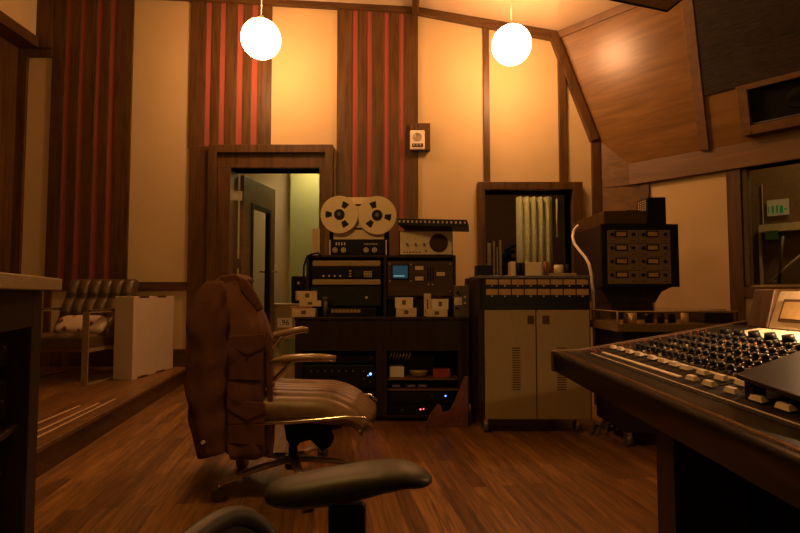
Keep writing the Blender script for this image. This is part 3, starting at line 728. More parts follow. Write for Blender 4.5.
mb = MB(); bc = W(418.5, 371, yl + .1); loops = []
for k in range(7):
    r_ = .045 + .028 * (k / 6) ** .6; loops.append([(bc.x + r_ * math.cos(2 * math.pi * i / 24), bc.y + r_ * math.sin(2 * math.pi * i / 24), zsh + .045 * k / 6) for i in range(24)])
mb.rings(loops); tag(mb.build('bowl', M['tan']), 'shallow tan bowl on the upper shelf of the right bay', 'bowl')
simplebox('tape_box', 'flat red box on the upper shelf of the right bay', 'box', 433, 450, 369.5, 374, yl + .05, .12, mat('dull red card', (.36, .05, .03), .6), zbase=zsh)
for i, (pa, pb_, rot) in enumerate([(392, 400, 0), (408, 413, .5), (417, 428, -.25)]):
    p = W((pa + pb_) / 2, 388, yl + .12); o = MB().box(-.03, .03, -.02, .02, 0, .012).build('paper_slip', M['white'], local=True, bevel=.001)
    o.location = (p.x, p.y, zsh2); o.rotation_euler = (0, 0, rot); tag(o, ['leftmost white slip on the low shelf', 'middle white slip on the low shelf, turned aslant', 'rightmost white slip on the low shelf'][i] + ' of the right bay', 'slip', 'white slips on the low shelf')
# jumbled cables at top of right bay
mb = MB()
for k in range(7):
    x = FX(390 + k * 3.2); mb.tube([(x, yl + .1, bayT), (x + .01, yl + .06, bayT - .04), (x - .005, yl + .08, bayT - .07), (x + .01, yl + .16, bayT - .03)], .004, 6)
tag(mb.build('cable_bundle', M['paper']), 'pale looped cables hanging at the top of the right bay', 'cables')

# ------------------------------------------------------------------ hutch on the credenza
YH = 3.92
hz1 = Z(257.5, YH); hL, hM0, hM1, hR = X(306, YH), X(383.5, YH), X(386.5, YH), X(456, YH); hd = .36
ht = thing('rack_hutch', 'dark wood rack hutch with cream panels standing on the long cabinet', 'rack', ((hL + hR) / 2, YH + hd / 2, zt_))
mb = MB(); th = .022
mb.box(hL, hL + th, YH, YH + hd, zt_, hz1); mb.box(hM0, hM1, YH, YH + hd, zt_, hz1); mb.box(hR - th, hR, YH, YH + hd, zt_, hz1)
mb.box(hL, hR, YH, YH + hd, hz1, hz1 + .018); mb.box(hL + th, hR - th, YH + hd - .01, YH + hd, zt_, hz1); mb.box(hM1, hR, YH + .01, YH + hd, Z(297, YH) - .015, Z(297, YH))
mb.build('frame', M['cab'], ht, bevel=.002)
zz1, zz2 = Z(261, YH), Z(266, YH)
for (a1_, a2_) in ((260.5, 266.3), (279.3, 285)):
    mb = MB(); x0, x1 = X(312, YH), X(380.5, YH); mb.box(x0, x1, YH + .005, YH + .02, Z(a2_, YH), Z(a1_, YH)); mb.build('blank_panel', M['tan'], ht, bevel=.008, seg=3)
yd = YH + .01
dk = thing('digital_delay', 'black rack processor with small display between two cream panels', 'rack unit', (X(346, yd), yd + .15, Z(278.5, yd)))
MB().box(X(310.5, yd), X(381, yd), yd, yd + .3, Z(278.7, yd), Z(267, yd)).build('case', M['black'], dk, bevel=.002)
for i in range(4): 
    p = W(323.5 + 5.6 * i, 276, yd); MB().cyl(p, p + Vector((0, -.008, 0)), .0075, n=12).build('button', M['alu'], dk)
MB().box(X(353.5, yd), X(362, yd), yd - .003, yd, Z(276, yd), Z(270, yd)).build('display', M['dgreen'], dk)
for i in range(5):
    for j in range(4):
        MB().box(X(363.8 + 1.7 * i, yd), X(365 + 1.7 * i, yd), yd - .004, yd, Z(272.2 + 1.6 * j, yd), Z(271.2 + 1.6 * j, yd)).build('key', M['paper'], dk)
for j in range(3): MB().box(X(349, yd), X(351.3, yd), yd - .004, yd, Z(271.5 + 2.6 * j, yd), Z(270.4 + 2.6 * j, yd)).build('key', M['paper'], dk)
d2 = device('rack_amplifier', 'greenish black blank rack unit below the cream panels', 'rack unit', 310.5, 381, 286.5, 306, yd, .28, M['dgreen'], [], [], bv=.003)
p = W(366.5, 297.5, yd); MB().cyl(p, p + Vector((0, -.012, 0)), .010, n=14).build('knob', M['alu'], d2)
# right section with scope and meters
sc_ = thing('oscilloscope_panel', 'wooden rack panel with a blue screen and small meter windows', 'meter panel', (X(421, yd), yd + .1, Z(296.5, yd)))
MB().box(X(387.5, yd), X(454, yd), yd, yd + .2, Z(296, yd), Z(261, yd)).build('panel', wood('panel wood', (.045, .022, .012), (.09, .045, .022), axis=0), sc_, bevel=.002)
scr = mat('blue scope screen', (.03, .07, .09), .3, emit=(.03, .13, .20), es=.25, var=0)
MB().box(X(391.5, yd), X(409, yd), yd - .010, yd, Z(279.5, yd), Z(264.5, yd)).build('screen_bezel', M['black'], sc_, bevel=.003)
sn = MB().box(X(392.8, yd), X(407.6, yd), yd - .013, yd - .010, Z(278.2, yd), Z(265.7, yd)).build('screen', scr, sc_)
MB().box(X(394, yd), X(404.5, yd), yd - .0145, yd - .013, Z(276.4, yd), Z(275.6, yd)).build('trace', mat('scope trace', (.3, .5, .5), .4, emit=(.25, .5, .5), es=.7, var=0), sn)
for (a_, b_, c2, d_) in ((415, 423.5, 266, 270), (415, 423.5, 276.5, 280.5), (436.5, 445, 272, 276)):
    MB().box(X(a_ - .9, yd), X(b_ + .9, yd), yd - .003, yd, Z(d_ + .7, yd), Z(c2 - .7, yd)).build('meter_frame', M['black'], sc_)
    MB().box(X(a_, yd), X(b_, yd), yd - .005, yd - .003, Z(d_, yd), Z(c2, yd)).build('meter', M['paper'], sc_)
for (kx, ky) in ((390, 261 + 3), (411, 264.5), (390, 281), (411, 281), (428.5, 284.5), (432.5, 284.5), (450, 264), (450, 291)):
    p = W(kx, ky, yd); MB().cyl(p, p + Vector((0, -.004, 0)), .0045, n=10).build('screw', M['alu'], sc_)
for i in range(3): MB().box(X(427.5 + 2.6 * i, yd), X(428.6 + 2.6 * i, yd), yd - .004, yd, Z(281, yd), Z(267.5, yd)).build('slot', M['blackm'], sc_)

# ------------------------------------------------------------------ reel to reel recorder
zr = hz1 + .018; YR = 3.95
rr = thing('tape_recorder', 'open reel tape recorder with two large aluminium reels on the hutch', 'tape recorder', (X(357, YR), YR + .12, zr))
bx0, bx1 = X(328.5, YR), X(388.5, YR); zf = Z(239, YR)
MB().box(bx0 - .0, bx1, YR + .03, YR + .22, zr, Z(198, YR)).build('case', M['blackm'], rr, bevel=.004)
MB().box(X(333, YR), X(384, YR), YR + .005, YR + .03, Z(239.5, YR), Z(197, YR)).build('deck_plate', M['alu'], rr, bevel=.004)
MB().box(X(329, YR), X(386.5, YR), YR, YR + .03, zr + .004, Z(240, YR)).build('control_panel', M['black'], rr, bevel=.002)
MB().box(X(329, YR), X(330.2, YR), YR - .006, YR, zr + .004, Z(240, YR)).build('side_trim', M['alu'], rr)
MB().box(X(385.5, YR), X(386.7, YR), YR - .006, YR, zr + .004, Z(240, YR)).build('side_trim', M['alu'], rr)
for kx in (335, 343.5, 366, 374.5):
    p = W(kx, 250, YR); k_ = MB().ring(p + Vector((0, -.006, 0)), .019, .013, .006).build('dial', M['alu'], rr); MB().cyl(p, p + Vector((0, -.018, 0)), .008, .007, 12).build('dial_cap', M['alu'], k_)
for i in range(4): MB().box(X(335.5 + 2.8 * i, YR), X(336.6 + 2.8 * i, YR), YR - .008, YR, Z(245.3, YR), Z(242.3, YR)).build('lever_switch', M['white'], rr)
for i in range(6): MB().box(X(364 + 2.3 * i, YR), X(365.5 + 2.3 * i, YR), YR - .002, YR, Z(244.6, YR), Z(243.4, YR)).build('panel_mark', M['paper'], rr)
for yy in (204.7, 228.6): MB().box(X(354.5, YR), X(361.5, YR), YR, YR + .006, Z(yy + .9, YR), Z(yy - .6, YR)).build('tape_guide', M['blackm'], rr)
reelm = mat('reel aluminium', (.98, .80, .56), .45, .1, var=.04)
def reel(px, py, rpx, rot, yo):
    p = W(px, py, YR); R_ = rpx / F * YR / 1.0; y0 = YR - yo
    # flange with cut-outs: build polar grid and leave holes
    mb = MB(); n = 72; rs_ = [.22, .32, .40, .74, 1.0]; th = .003
    def cut(a, k):
        if k != 2: return False
        for j in range(3):
            d_ = (a - rot - j * 2 * math.pi / 3 + math.pi) % (2 * math.pi) - math.pi
            if abs(d_) < .27: return True
        return False
    for yv in (y0, y0 + .022):
        g = {}
        for k, r_ in enumerate(rs_):
            for i in range(n):
                an = 2 * math.pi * i / n
                g[(k, i)] = (mb.bm.verts.new((p.x + R_ * r_ * math.cos(an), yv, p.z + R_ * r_ * math.sin(an))), mb.bm.verts.new((p.x + R_ * r_ * math.cos(an), yv + th, p.z + R_ * r_ * math.sin(an))))
        for k in range(len(rs_) - 1):
            for i in range(n):
                if cut(2 * math.pi * (i + .5) / n, k): continue
                j = (i + 1) % n
                for s_ in (0, 1):
                    mb.bm.faces.new([g[(k, i)][s_], g[(k + 1, i)][s_], g[(k + 1, j)][s_], g[(k, j)][s_]])
        for i in range(n):
            j = (i + 1) % n; k = len(rs_) - 1
            mb.bm.faces.new([g[(k, i)][0], g[(k, j)][0], g[(k, j)][1], g[(k, i)][1]])
    rl = mb.build('reel', reelm, rr)
    MB().cyl((p.x, y0 + .004, p.z), (p.x, y0 + .020, p.z), R_ * .80, n=48).build('tape_pack', M['black'], rl)
    MB().cyl((p.x, y0 - .012, p.z), (p.x, y0 + .004, p.z), R_ * .27, R_ * .29, 28).build('hub', M['black'], rl)
    MB().cyl((p.x, y0 - .020, p.z), (p.x, y0 - .012, p.z), R_ * .10, n=14).build('spindle', M['grey'], rl)
    MB().cyl((p.x, y0 + .020, p.z), (p.x, YR + .01, p.z), R_ * .15, n=14).build('spindle_shaft', M['grey'], rl)
    for j in range(3):
        pass
reel(340, 215.3, 18.7, math.pi, .045)
reel(377.3, 215.8, 19.2, math.radians(112), .032)
# cream carton and cable behind the recorder
simplebox('slim_carton', 'narrow cream carton standing upright left of the tape recorder', 'carton', 311.5, 319.5, 228.5, 257, 4.02, .05, M['paper'], zbase=zr)
mb = MB(); mb.tube([W(321, 257, 3.93) + Vector((0, 0, 0)), W(318, 253, 3.90), W(312, 254, 3.89), W(307, 257, 3.92), W(304, 266, 3.97), W(303.5, 280, 4.02), W(303.5, 296, 4.03), W(303.5, 311, 4.03)], .008, 8)
tag(mb.build('power_cable', M['black']), 'thick black cable looping down the left side of hutch', 'cable')

# ------------------------------------------------------------------ silver speaker amplifier and gear on top
YA = 3.95
am = thing('monitor_amplifier', 'silver fronted amplifier with three knobs and round speaker grille', 'amplifier', (X(426, YA), YA + .12, zr))
MB().box(X(399, YA), X(453, YA), YA, YA + .26, zr, Z(230.5, YA)).build('case', M['blackm'], am, bevel=.004)
MB().box(X(400, YA), X(452, YA), YA - .008, YA, zr + .006, Z(231.5, YA)).build('face_plate', M['alu'], am, bevel=.002)
for kx in (407, 415.5, 424):
    p = W(kx, 244.3, YA - .008); MB().cyl(p, p + Vector((0, -.02, 0)), .0115, .0095, 18).build('knob', M['chrome'], am)
p = W(426, 250.8, YA - .008); MB().cyl(p, p + Vector((0, -.012, 0)), .007, n=12).build('knob', M['grey'], am)
for kx in (407, 415, 423): 
    p = W(kx, 238.3, YA - .008); MB().cyl(p, p + Vector((0, -.006, 0)), .003, n=8).build('indicator', M['black'], am)
for i in range(6): MB().box(X(403.5 + 3 * i, YA), X(405 + 3 * i, YA), YA - .010, YA - .008, Z(253, YA), Z(251.7, YA)).build('panel_mark', M['wood'], am)
p = W(438.7, 243, YA - .008); g_ = MB().cyl(p, p + Vector((0, -.006, 0)), .071, n=40).build('speaker_grille', mat('maroon grille cloth', (.07, .025, .018), .8, var=.4, scale=400), am)
mb = MB()
for rr_ in (.02, .035, .05, .065): mb.ring(p + Vector((0, -.009, 0)), rr_, rr_ - .002, .003)
mb.build('grille_ring', M['wood'], g_)
# flat unit on top, sloping
fu = thing('flat_rack_unit', 'thin black rack unit with studded edge lying aslant on silver amplifier', 'rack unit', (X(430, 3.9), 3.95, Z(230.5, YA)))
q0_ = W(397.5, 219.5, 3.86); q1_ = W(467, 224.5, 3.72); hgt = .035
ex = (q1_ - q0_); dep = Vector((.06, .34, 0)); zb0 = Z(230.5, YA) + .002
Pb = [Vector((q0_.x, q0_.y, 0)), Vector((q1_.x, q1_.y, 0)), Vector((q1_.x, q1_.y, 0)) + dep, Vector((q0_.x, q0_.y, 0)) + dep]
mb = MB(); mb.hexa([(Pb[i].x, Pb[i].y, zb0 + (0.030 if i in (0, 3) else 0.0)) for i in range(4)] + [(Pb[i].x, Pb[i].y, zb0 + .048 + (0.030 if i in (0, 3) else 0.0)) for i in range(4)]); mb.build('case', M['dgreen'], fu, bevel=.003)
for i in range(16):
    f_ = (i + .5) / 16; q_ = Pb[0].lerp(Pb[1], f_); z_ = zb0 + .026 + .030 * (1 - f_)
    MB().box(q_.x - .006, q_.x + .006, q_.y - .007, q_.y + .006, z_ - .008, z_ + .008).build('socket', M['alu'] if i % 5 else M['paper'], fu)

# ------------------------------------------------------------------ little things on the cabinet top
YT = 3.83
def on_top(name, label, cat, px0, px1, py0, Y, dep, m, group=None, zb=None, bv=.002):
    return simplebox(name, label, cat, px0, px1, py0, 317, Y, dep, m, zbase=zt_ if zb is None else zb, bv=bv, group=group)
def carton(label, px0, px1, py0, Y, dep, zb=None, rot=0, py1=317, tape=True, m=None):
    x0, x1 = X(px0, Y), X(px1, Y); z0 = zt_ if zb is None else zb; z1 = Z(py0, Y)
    t = thing('small_carton', label, 'box', ((x0 + x1) / 2, Y + dep / 2, z0), rot, 'small cartons on the long cabinet')
    w2, d2, h2 = (x1 - x0) / 2, dep / 2, z1 - z0
    MB().box(-w2, w2, -d2, d2, 0, h2 * .999).build('carton_body', m or M['paper'], t, local=True, bevel=.002)
    MB().box(-w2 * .2, w2 * .2, -d2 - .001, -d2 + .001, h2 * .3, h2 * .75).build('printed_label', M['wood_mid'], t, local=True)
    return z1
z_ = carton('white carton directly below the blue screen, bottom of two', 396, 416.5, 308, YT, .12)
carton('white carton with open lid, stacked on top below the blue screen', 395, 413, 297.5, YT + .01, .11, zb=z_, m=M['white'])
z_ = carton('low white carton at the bottom of the right hand stack', 426, 447.5, 309.5, YT, .12)
carton('pale carton on the top of the right hand stack', 432, 448.5, 299, YT + .01, .11, zb=z_, m=M['white'])
carton('small pale carton standing upright between the two stacks', 424, 431, 293.5, YT + .09, .06)
on_top('black_gadget', 'round shouldered black gadget between the two carton stacks', 'gadget', 414.5, 424, 294, YT + .10, .06, M['black'], bv=.012)
gb_ = thing('preamp_module', 'upright grey module with knobs at right end of the cabinet', 'module', (X(461, YT), YT + .08, zt_))
MB().box(X(454, YT), X(469, YT), YT, YT + .17, zt_, Z(285.5, YT)).build('case', M['grey'], gb_, bevel=.002)
MB().box(X(454.3, YT), X(462, YT), YT - .003, YT, Z(305, YT), Z(297.5, YT)).build('name_plate', M['alu'], gb_)
for (kx, ky, r) in ((457.5, 292.5, .013), (457, 308, .011), (465, 297, .009), (465, 303, .009)):
    p = W(kx, ky, YT); MB().cyl(p, p + Vector((0, -.018, 0)), r, r * .85, 14).build('knob', M['black'] if r > .01 else M['alu'], gb_)
on_top('black_case', 'short black case at the back of the open hutch bay', 'case', 388, 394, 293, YT + .14, .1, M['black'])
on_top('tan_folder', 'tan folder lying at the back of the open hutch bay', 'folder', 430, 443, 288.5, YT + .25, .04, M['tan'])
# patch unit at left bay bottom
pu = thing('patch_box', 'low black box with row of pale keys in front of hutch', 'keypad', (X(345, YT), YT + .05, zt_))
MB().box(X(328, YT), X(376, YT), YT, YT + .08, zt_, Z(308, YT)).build('case', M['black'], pu, bevel=.002)
for i in range(8): MB().box(X(331.5 + 3.7 * i, YT), X(334.5 + 3.7 * i, YT), YT - .006, YT, Z(312.6, YT), Z(309.3, YT)).build('key', M['tan'], pu)
# jar like grey cylinder
p = W(325.5, 317, YT + .05); t = MB().cyl((p.x, YT + .05, zt_), (p.x, YT + .05, Z(300, YT + .05)), .018, n=18); t.cyl((p.x, YT + .05, Z(300, YT + .05)), (p.x, YT + .05, Z(297, YT + .05)), .024, n=18)
tag(t.build('metal_canister', M['grey']), 'slim grey canister with a wider lid beside the tape cartons', 'canister')
# stack of tape cartons at left end
z_ = carton('widest tape carton at the bottom of leaning left stack', 292, 315.5, 308.5, YT, .14)
z2 = z_; o = None
red_s = simplebox('thin_folder', 'thin reddish folder between the cartons of the left stack', 'folder', 290, 312, 306.5, 308.5, YT + .01, .12, mat('dusty pink card', (.45, .20, .13), .7), zbase=z_)
z_ = Z(306.5, YT + .01)
z_ = carton('tape carton second from top in the leaning left stack', 298.5, 320, 300.5, YT + .01, .12, zb=z_, rot=.12)
carton('topmost tape carton on the leaning left stack', 295, 315, 291, YT + .02, .11, zb=z_, rot=.3)
# dark monitor speaker in the corridor behind, on the corridor counter
sp = thing('desk_speaker', 'small black speaker on the tan counter beyond the doorway', 'speaker', (X(299, yc + .15), yc + .2, ct + .018))
MB().box(X(291, yc + .12), X(312, yc + .12), yc + .12, yc + .32, ct + .018, Z(276, yc + .12)).build('cabinet', M['black'], sp, bevel=.02, seg=3)
p = W(298.5, 283, yc + .12); MB().cyl(p, p + Vector((0, -.01, 0)), .018, n=18).build('tweeter', M['alu'], sp)
p = W(299, 294, yc + .12); MB().cyl(p, p + Vector((0, -.008, 0)), .055, n=24).build('woofer', M['blackm'], sp)
# leaning wood stand
mb = MB(); Yg = 3.66; pts = [(424, 426), (432, 412), (438, 404), (441, 406), (443, 413), (450, 411.5), (456, 398), (465, 376.5), (468.5, 376.5), (468.5, 426)]
mb.prism([(W(a_, b_, Yg).x, Yg, max(0.0, W(a_, b_, Yg).z if b_ < 425 else 0)) for a_, b_ in pts], (0, .03, 0))
tag(mb.build('wood_bracket', mat('reddish wood', (.20, .07, .04), .55, var=.2), bevel=.003), 'curved reddish wooden bracket standing on the floor before the cabinet', 'bracket')

# ------------------------------------------------------------------ wall intercom
ym = YW - .045
wi = thing('wall_intercom', 'small white wall unit with round grille on a dark wood plate', 'intercom', tuple(W(419, 150, YW)))
a_ = W(410, 125, YW); b_ = W(430, 151.5, YW); MB().box(a_.x, b_.x, YW - .065, YW, b_.z, a_.z).build('back_plate', M['wood'], wi, bevel=.003)
a_ = W(410, 130, YW - .1); b_ = W(424.8, 149.5, YW - .1); MB().box(a_.x, b_.x, YW - .10, YW - .065, b_.z, a_.z).build('housing', M['white'], wi, bevel=.012, seg=3)
p = W(417.3, 137, YW - .1); mb = MB()
for r_ in (.045, .034, .022, .01): mb.ring(p + Vector((0, -.004, 0)), r_, r_ - .005, .004)
mb.build('speaker_grille', M['tan'], wi)
a_ = W(412, 143.5, YW - .1); b_ = W(423.2, 147, YW - .1); MB().box(a_.x, b_.x, YW - .104, YW - .10, b_.z, a_.z).build('button_strip', M['wood'], wi)
for i in range(3):
    p = W(414 + 3.2 * i, 145, YW - .104); MB().cyl(p, p + Vector((0, -.004, 0)), .008, n=10).build('button', M['paper'], wi)

# ------------------------------------------------------------------ multitrack tape machine
YM = 3.48; md = .74
tm = thing('multitrack_machine', 'tall cream fronted tape machine cabinet with two rows of tan meters', 'tape machine', (X(534, YM), YM + md / 2, 0))
mx0, mx1 = X(478.5, YM), X(591, YM); mz1 = Z(275.5, YM); mz0 = Z(420, YM)
MB().box(mx0, mx1, YM + .02, YM + md, mz0, mz1 - .02).build('cabinet_body', M['cab'], tm, bevel=.004)
MB().box(mx0, mx1, YM - .0, YM + md, mz1 - .02, mz1).build('deck_top', M['grey'], tm, bevel=.003)
MB().box(X(481.5, YM), X(589.5, YM), YM, YM + .02, Z(309, YM), mz1 - .025).build('meter_panel', M['black'], tm)
for j, (y0_, y1_) in enumerate(((279.5, 284.7), (289, 295))):
    for i in range(8):
        xa = 486 + 12.95 * i
        mt = MB().box(X(xa, YM), X(xa + 11.6, YM), YM - .006, YM, Z(y1_, YM), Z(y0_, YM)).build('level_meter', M['tanm'], tm, bevel=.001)
        p = W(xa + 5.8, y1_ + 1.2, YM); MB().cyl(p, p + Vector((0, -.006, 0)), .005, n=8).build('meter_lamp', M['paper'], mt)
for k, (xa, xb) in enumerate(((484.5, 535.2), (536.2, 589))):
    dd = MB().box(X(xa, YM), X(xb, YM), YM, YM + .02, mz0 + .005, Z(310, YM)).build('door', M['tan'], tm, bevel=.003)
    hx_ = (527, 533.5) if k == 0 else (542, 549)
    hp_ = MB().box(X(hx_[0], YM), X(hx_[1], YM), YM - .004, YM, Z(324, YM), Z(315.5, YM)).build('latch', M['wood'], dd)
    MB().box(X(hx_[0] + 1, YM), X(hx_[1] - 1, YM), YM - .006, YM - .004, Z(320, YM), Z(319, YM)).build('latch_bar', M['black'], dd) if False else None
    vx = (511.5, 519.5) if k == 0 else (556, 565)
    mb = MB(); n_ = 18
    for i in range(n_):
        yy = 347.5 + i * (44.0 / n_); mb.box(X(vx[0], YM), X(vx[1], YM), YM - .0015, YM + .002, Z(yy + 1.1, YM), Z(yy, YM))
    mb.build('vent', M['wood'], dd)
def caster(x, y, parent, ztop):
    h_ = thing_part = MB().box(x - .012, x + .012, y - .03, y + .03, .055, ztop).build('caster', M['alu'], parent, bevel=.003)
    MB().cyl((x - .016, y, .035), (x + .016, y, .035), .035, n=20).build('wheel', M['grey'], h_)
for x in (mx0 + .05, mx1 - .09):
    for y in (YM + .06, YM + md - .08): caster(x, y, tm, mz0)
# things on its top
yy_ = YM + .2
def mtop(name, label, cat, a_, b_, c_, m, Y=yy_, dep=.08, bv=.004):
    return tag(MB().box(X(a_, Y), X(b_, Y), Y, Y + dep, mz1, Z(c_, Y)).build(name, m, bevel=bv), label, cat)
hb = thing('tape_head_block', 'silver tape head block with dark rollers on the cream tape machine', 'head block', (X(530, yy_), yy_ + .05, mz1))
MB().box(X(511, yy_), X(516, yy_), yy_, yy_ + .09, mz1, Z(261.5, yy_)).build('end_block', M['alu'], hb, bevel=.003)
MB().box(X(526, yy_), X(542, yy_), yy_, yy_ + .09, mz1, Z(262, yy_)).build('head_cover', M['alu'], hb, bevel=.004)
for (a_, r_) in ((519, .014), (523, .014)):
    x = X(a_, yy_ + .03); MB().cyl((x, yy_ + .03, mz1), (x, yy_ + .03, Z(262.5, yy_)), r_, n=16).build('roller', M['black'], hb)
for a_ in (546, 551):
    x = X(a_, yy_ + .03); MB().cyl((x, yy_ + .03, mz1), (x, yy_ + .03, Z(261.5, yy_)), .016, n=16).build('roller', mat('copper brown', (.30, .13, .06), .4, .4) if a_ == 546 else M['wood'], hb)
mtop('meter_box', 'low black box at the left end of tape machine top', 'box', 477.5, 493, 265, M['black'], Y=YM + .3, dep=.15)
kn = thing('capstan_motor', 'short capstan with a dark cap at right end of machine top', 'capstan', (X(561, yy_), yy_ + .05, mz1))
x = X(559, yy_ + .05); MB().cyl((x, yy_ + .05, mz1), (x, yy_ + .05, Z(264.5, yy_)), .032, n=22).build('drum', M['alu'], kn)
MB().cyl((x, yy_ + .05, Z(264.5, yy_)), (x, yy_ + .05, Z(262, yy_)), .022, n=22).build('cap', M['black'], kn)
x = X(568, yy_ + .05); MB().cyl((x, yy_ + .05, mz1), (x, yy_ + .05, Z(264, yy_)), .012, n=14).build('pin', M['black'], kn)
MB().box(X(553, YM + .1), X(577, YM + .1), YM + .1, YM + .19, mz1, mz1 + .02).build('plate', M['tan'], kn, bevel=.002)
# curving white cable
pts = [(578, 225.5, 4.35), (574, 230, 4.3), (572.5, 237, 4.2), (574.5, 244, 4.1), (579, 250, 4.0), (585, 257, 3.9), (589, 264, 3.8), (591, 272, 3.75), (593, 290, 3.75), (594, 330, 3.75)]
tag(MB().tube([W(*q_) for q_ in pts], .011, 8).build('white_cable', M['white']), 'white cable curving down beside the wooden topped rack', 'cable')

# ------------------------------------------------------------------ compressor rack on its stand
YK = 3.9
rk = thing('outboard_rack', 'black rack holding four rows of paired meter modules', 'equipment rack', (X(643, YK), YK + .3, 0))
kx0, kx1 = X(602.5, YK), X(680, YK); kz0, kz1 = Z(287, YK), Z(224, YK)
MB().box(kx0, kx1, YK + .015, YK + .62, kz0, kz1).build('rack_case', M['cab'], rk, bevel=.004)
fr = MB(); f0_, f1_ = X(608, YK), X(672.5, YK)
fr.box(kx0, f0_, YK, YK + .015, kz0, kz1); fr.box(f1_, kx1, YK, YK + .015, kz0, kz1); fr.box(f0_, f1_, YK, YK + .015, kz0, Z(284.6, YK)); fr.box(f0_, f1_, YK, YK + .015, Z(229.5, YK), kz1)
fr.build('rack_frame', M['black'], rk, bevel=.002)
modm = mat('bronze panel', (.27, .185, .10), .5, .2, var=.08)
for j in range(4):
    y0_ = 230 + 13.55 * j
    for i in range(2):
        xa = 608.2 + i * 32
        mo = MB().box(X(xa, YK), X(xa + 31.5, YK), YK, YK + .015, Z(y0_ + 13.2, YK), Z(y0_, YK)).build('compressor_module', modm, rk, bevel=.001)
        mxa = xa + (7.8 if i == 0 else 7.2)
        MB().box(X(mxa, YK), X(mxa + 12.5, YK), YK - .005, YK, Z(y0_ + 7.2, YK), Z(y0_ + .9, YK)).build('meter_bezel', M['black'], mo)
        MB().box(X(mxa + 1.4, YK), X(mxa + 11.1, YK), YK - .007, YK - .005, Z(y0_ + 6.1, YK), Z(y0_ + 2.1, YK)).build('meter_face', M['tanm'], mo)
        for kx in ((3.8, 25) if i == 0 else (3, 25)):
            p = W(xa + kx, y0_ + 4.3, YK); MB().cyl(p, p + Vector((0, -.014, 0)), .0135, .011, 14).build('knob', M['black'], mo)
        for kx in (2.5, 24):
            MB().box(X(xa + kx, YK), X(xa + kx + 4, YK), YK - .001, YK, Z(y0_ + 11.3, YK), Z(y0_ + 10.4, YK)).build('panel_mark', M['wood'], mo)
mb = MB(); mb.box(X(611, YK + .1), X(652, YK + .1), YK + .1, YK + .5, .0, kz0 - .12)
mb.prism([(X(600, YK + .1), YK + .1, kz0), (X(672, YK + .1), YK + .1, kz0), (X(662, YK + .1), YK + .1, kz0 - .035), (X(655, YK + .1), YK + .1, kz0 - .12), (X(609, YK + .1), YK + .1, kz0 - .12)], (0, .4, 0))
mb.build('pedestal', M['cab'], rk, bevel=.004)
ws = MB().box(X(605, YK), X(648, YK), YK - .01, YK + .72, kz1, Z(211, YK))
tag(ws.build('wood_box', M['woodx'], bevel=.004), 'flat reddish brown wooden box lying on the meter rack', 'box')
tz = Z(211, YK)
sb_ = thing('small_speaker', 'small black cube speaker with pale perforated side on the rack', 'speaker', (X(659, YK + .02), YK + .1, kz1))
MB().box(X(649.5, YK + .02), X(668.5, YK + .02), YK + .02, YK + .2, kz1, Z(196.5, YK)).build('cabinet', M['black'], sb_, bevel=.008)
mb = MB()
for j in range(7):
    for i in range(4):
        mb.box(X(649.5, YK + .02) - .003, X(649.5, YK + .02), YK + .045 + .036 * i, YK + .06 + .036 * i, kz1 + .11 + .017 * j - .03, kz1 + .12 + .017 * j - .03)
mb.build('side_perforation', M['paper'], sb_)
fl = MB(); q_ = W(633, 210, YK + .2)
fl.box(q_.x - .09, q_.x + .07, YK + .12, YK + .32, tz, tz + .012); fl.box(q_.x - .09, q_.x + .07, YK + .13, YK + .15, tz + .012, tz + .028)
tag(fl.build('black_tray', M['black'], bevel=.002), 'thin black tray on the wooden box beside the small speaker', 'tray')

# ------------------------------------------------------------------ clear lidded tape deck in the middle right
YD = 3.12
td = thing('tape_deck', 'low wide tape deck with clear lid on a dark wheeled cabinet', 'tape deck', (1.6, YD + .3, 0))
dx0, dx1 = X(617, YD), X(737, YD); dz0, dz1, dz2 = Z(332, YD), Z(324, YD), Z(311.5, YD)
MB().box(dx0, dx1, YD, YD + .52, dz0, dz1).build('plinth', mat('worn tan laminate', (.22, .15, .07), .5), td, bevel=.003)
MB().box(dx0 + .05, dx1 - .05, YD + .05, YD + .5, .09, dz0).build('cabinet', M['cab'], td, bevel=.004)
acr = mat('clear acrylic', (1, .93, .80), .03, trans=1, var=0); acr.node_tree.nodes['Principled BSDF'].inputs['IOR'].default_value = 1.15
mb = MB(); tk = .005
mb.box(dx0, dx1, YD, YD + tk, dz1, dz2); mb.box(dx0, dx1, YD + .5, YD + .5 + tk, dz1, dz2); mb.box(dx0, dx0 + tk, YD + tk, YD + .5, dz1, dz2); mb.box(dx1 - tk, dx1, YD + tk, YD + .5, dz1, dz2); mb.box(dx0, dx1, YD, YD + .505, dz2, dz2 + tk)
mb.build('clear_lid', acr, td)
mb = MB(); mb.tube([(dx0, YD, dz2), (dx1, YD, dz2)], .004, 6); mb.tube([(dx0, YD, dz2), (dx0, YD + .5, dz2)], .004, 6); mb.tube([(dx0, YD, dz1), (dx0, YD, dz2)], .005, 6); mb.build('lid_edge', M['tan'], td)
for i, (a_, r_, m_) in enumerate([(631, .03, M['alu']), (648.5, .026, M['black']), (660, .022, M['black']), (671, .022, M['black']), (684, .022, M['alu']), (625, .014, M['grey'])]):
    x = X(a_, YD + .1); MB().cyl((x, YD + .1, dz1), (x, YD + .1, dz2 - .012 - .004 * (i % 2)), r_, n=20).build('roller', m_, td)
MB().box(X(704, YD + .08), X(733, YD + .08), YD + .08, YD + .3, dz1, dz2 - .01).build('motor_box', M['cab'], td, bevel=.003)
for x in (dx0 + .09, dx1 - .1):
    for y in (YD + .1, YD + .44): caster(x, y, td, .09)
mb = MB()
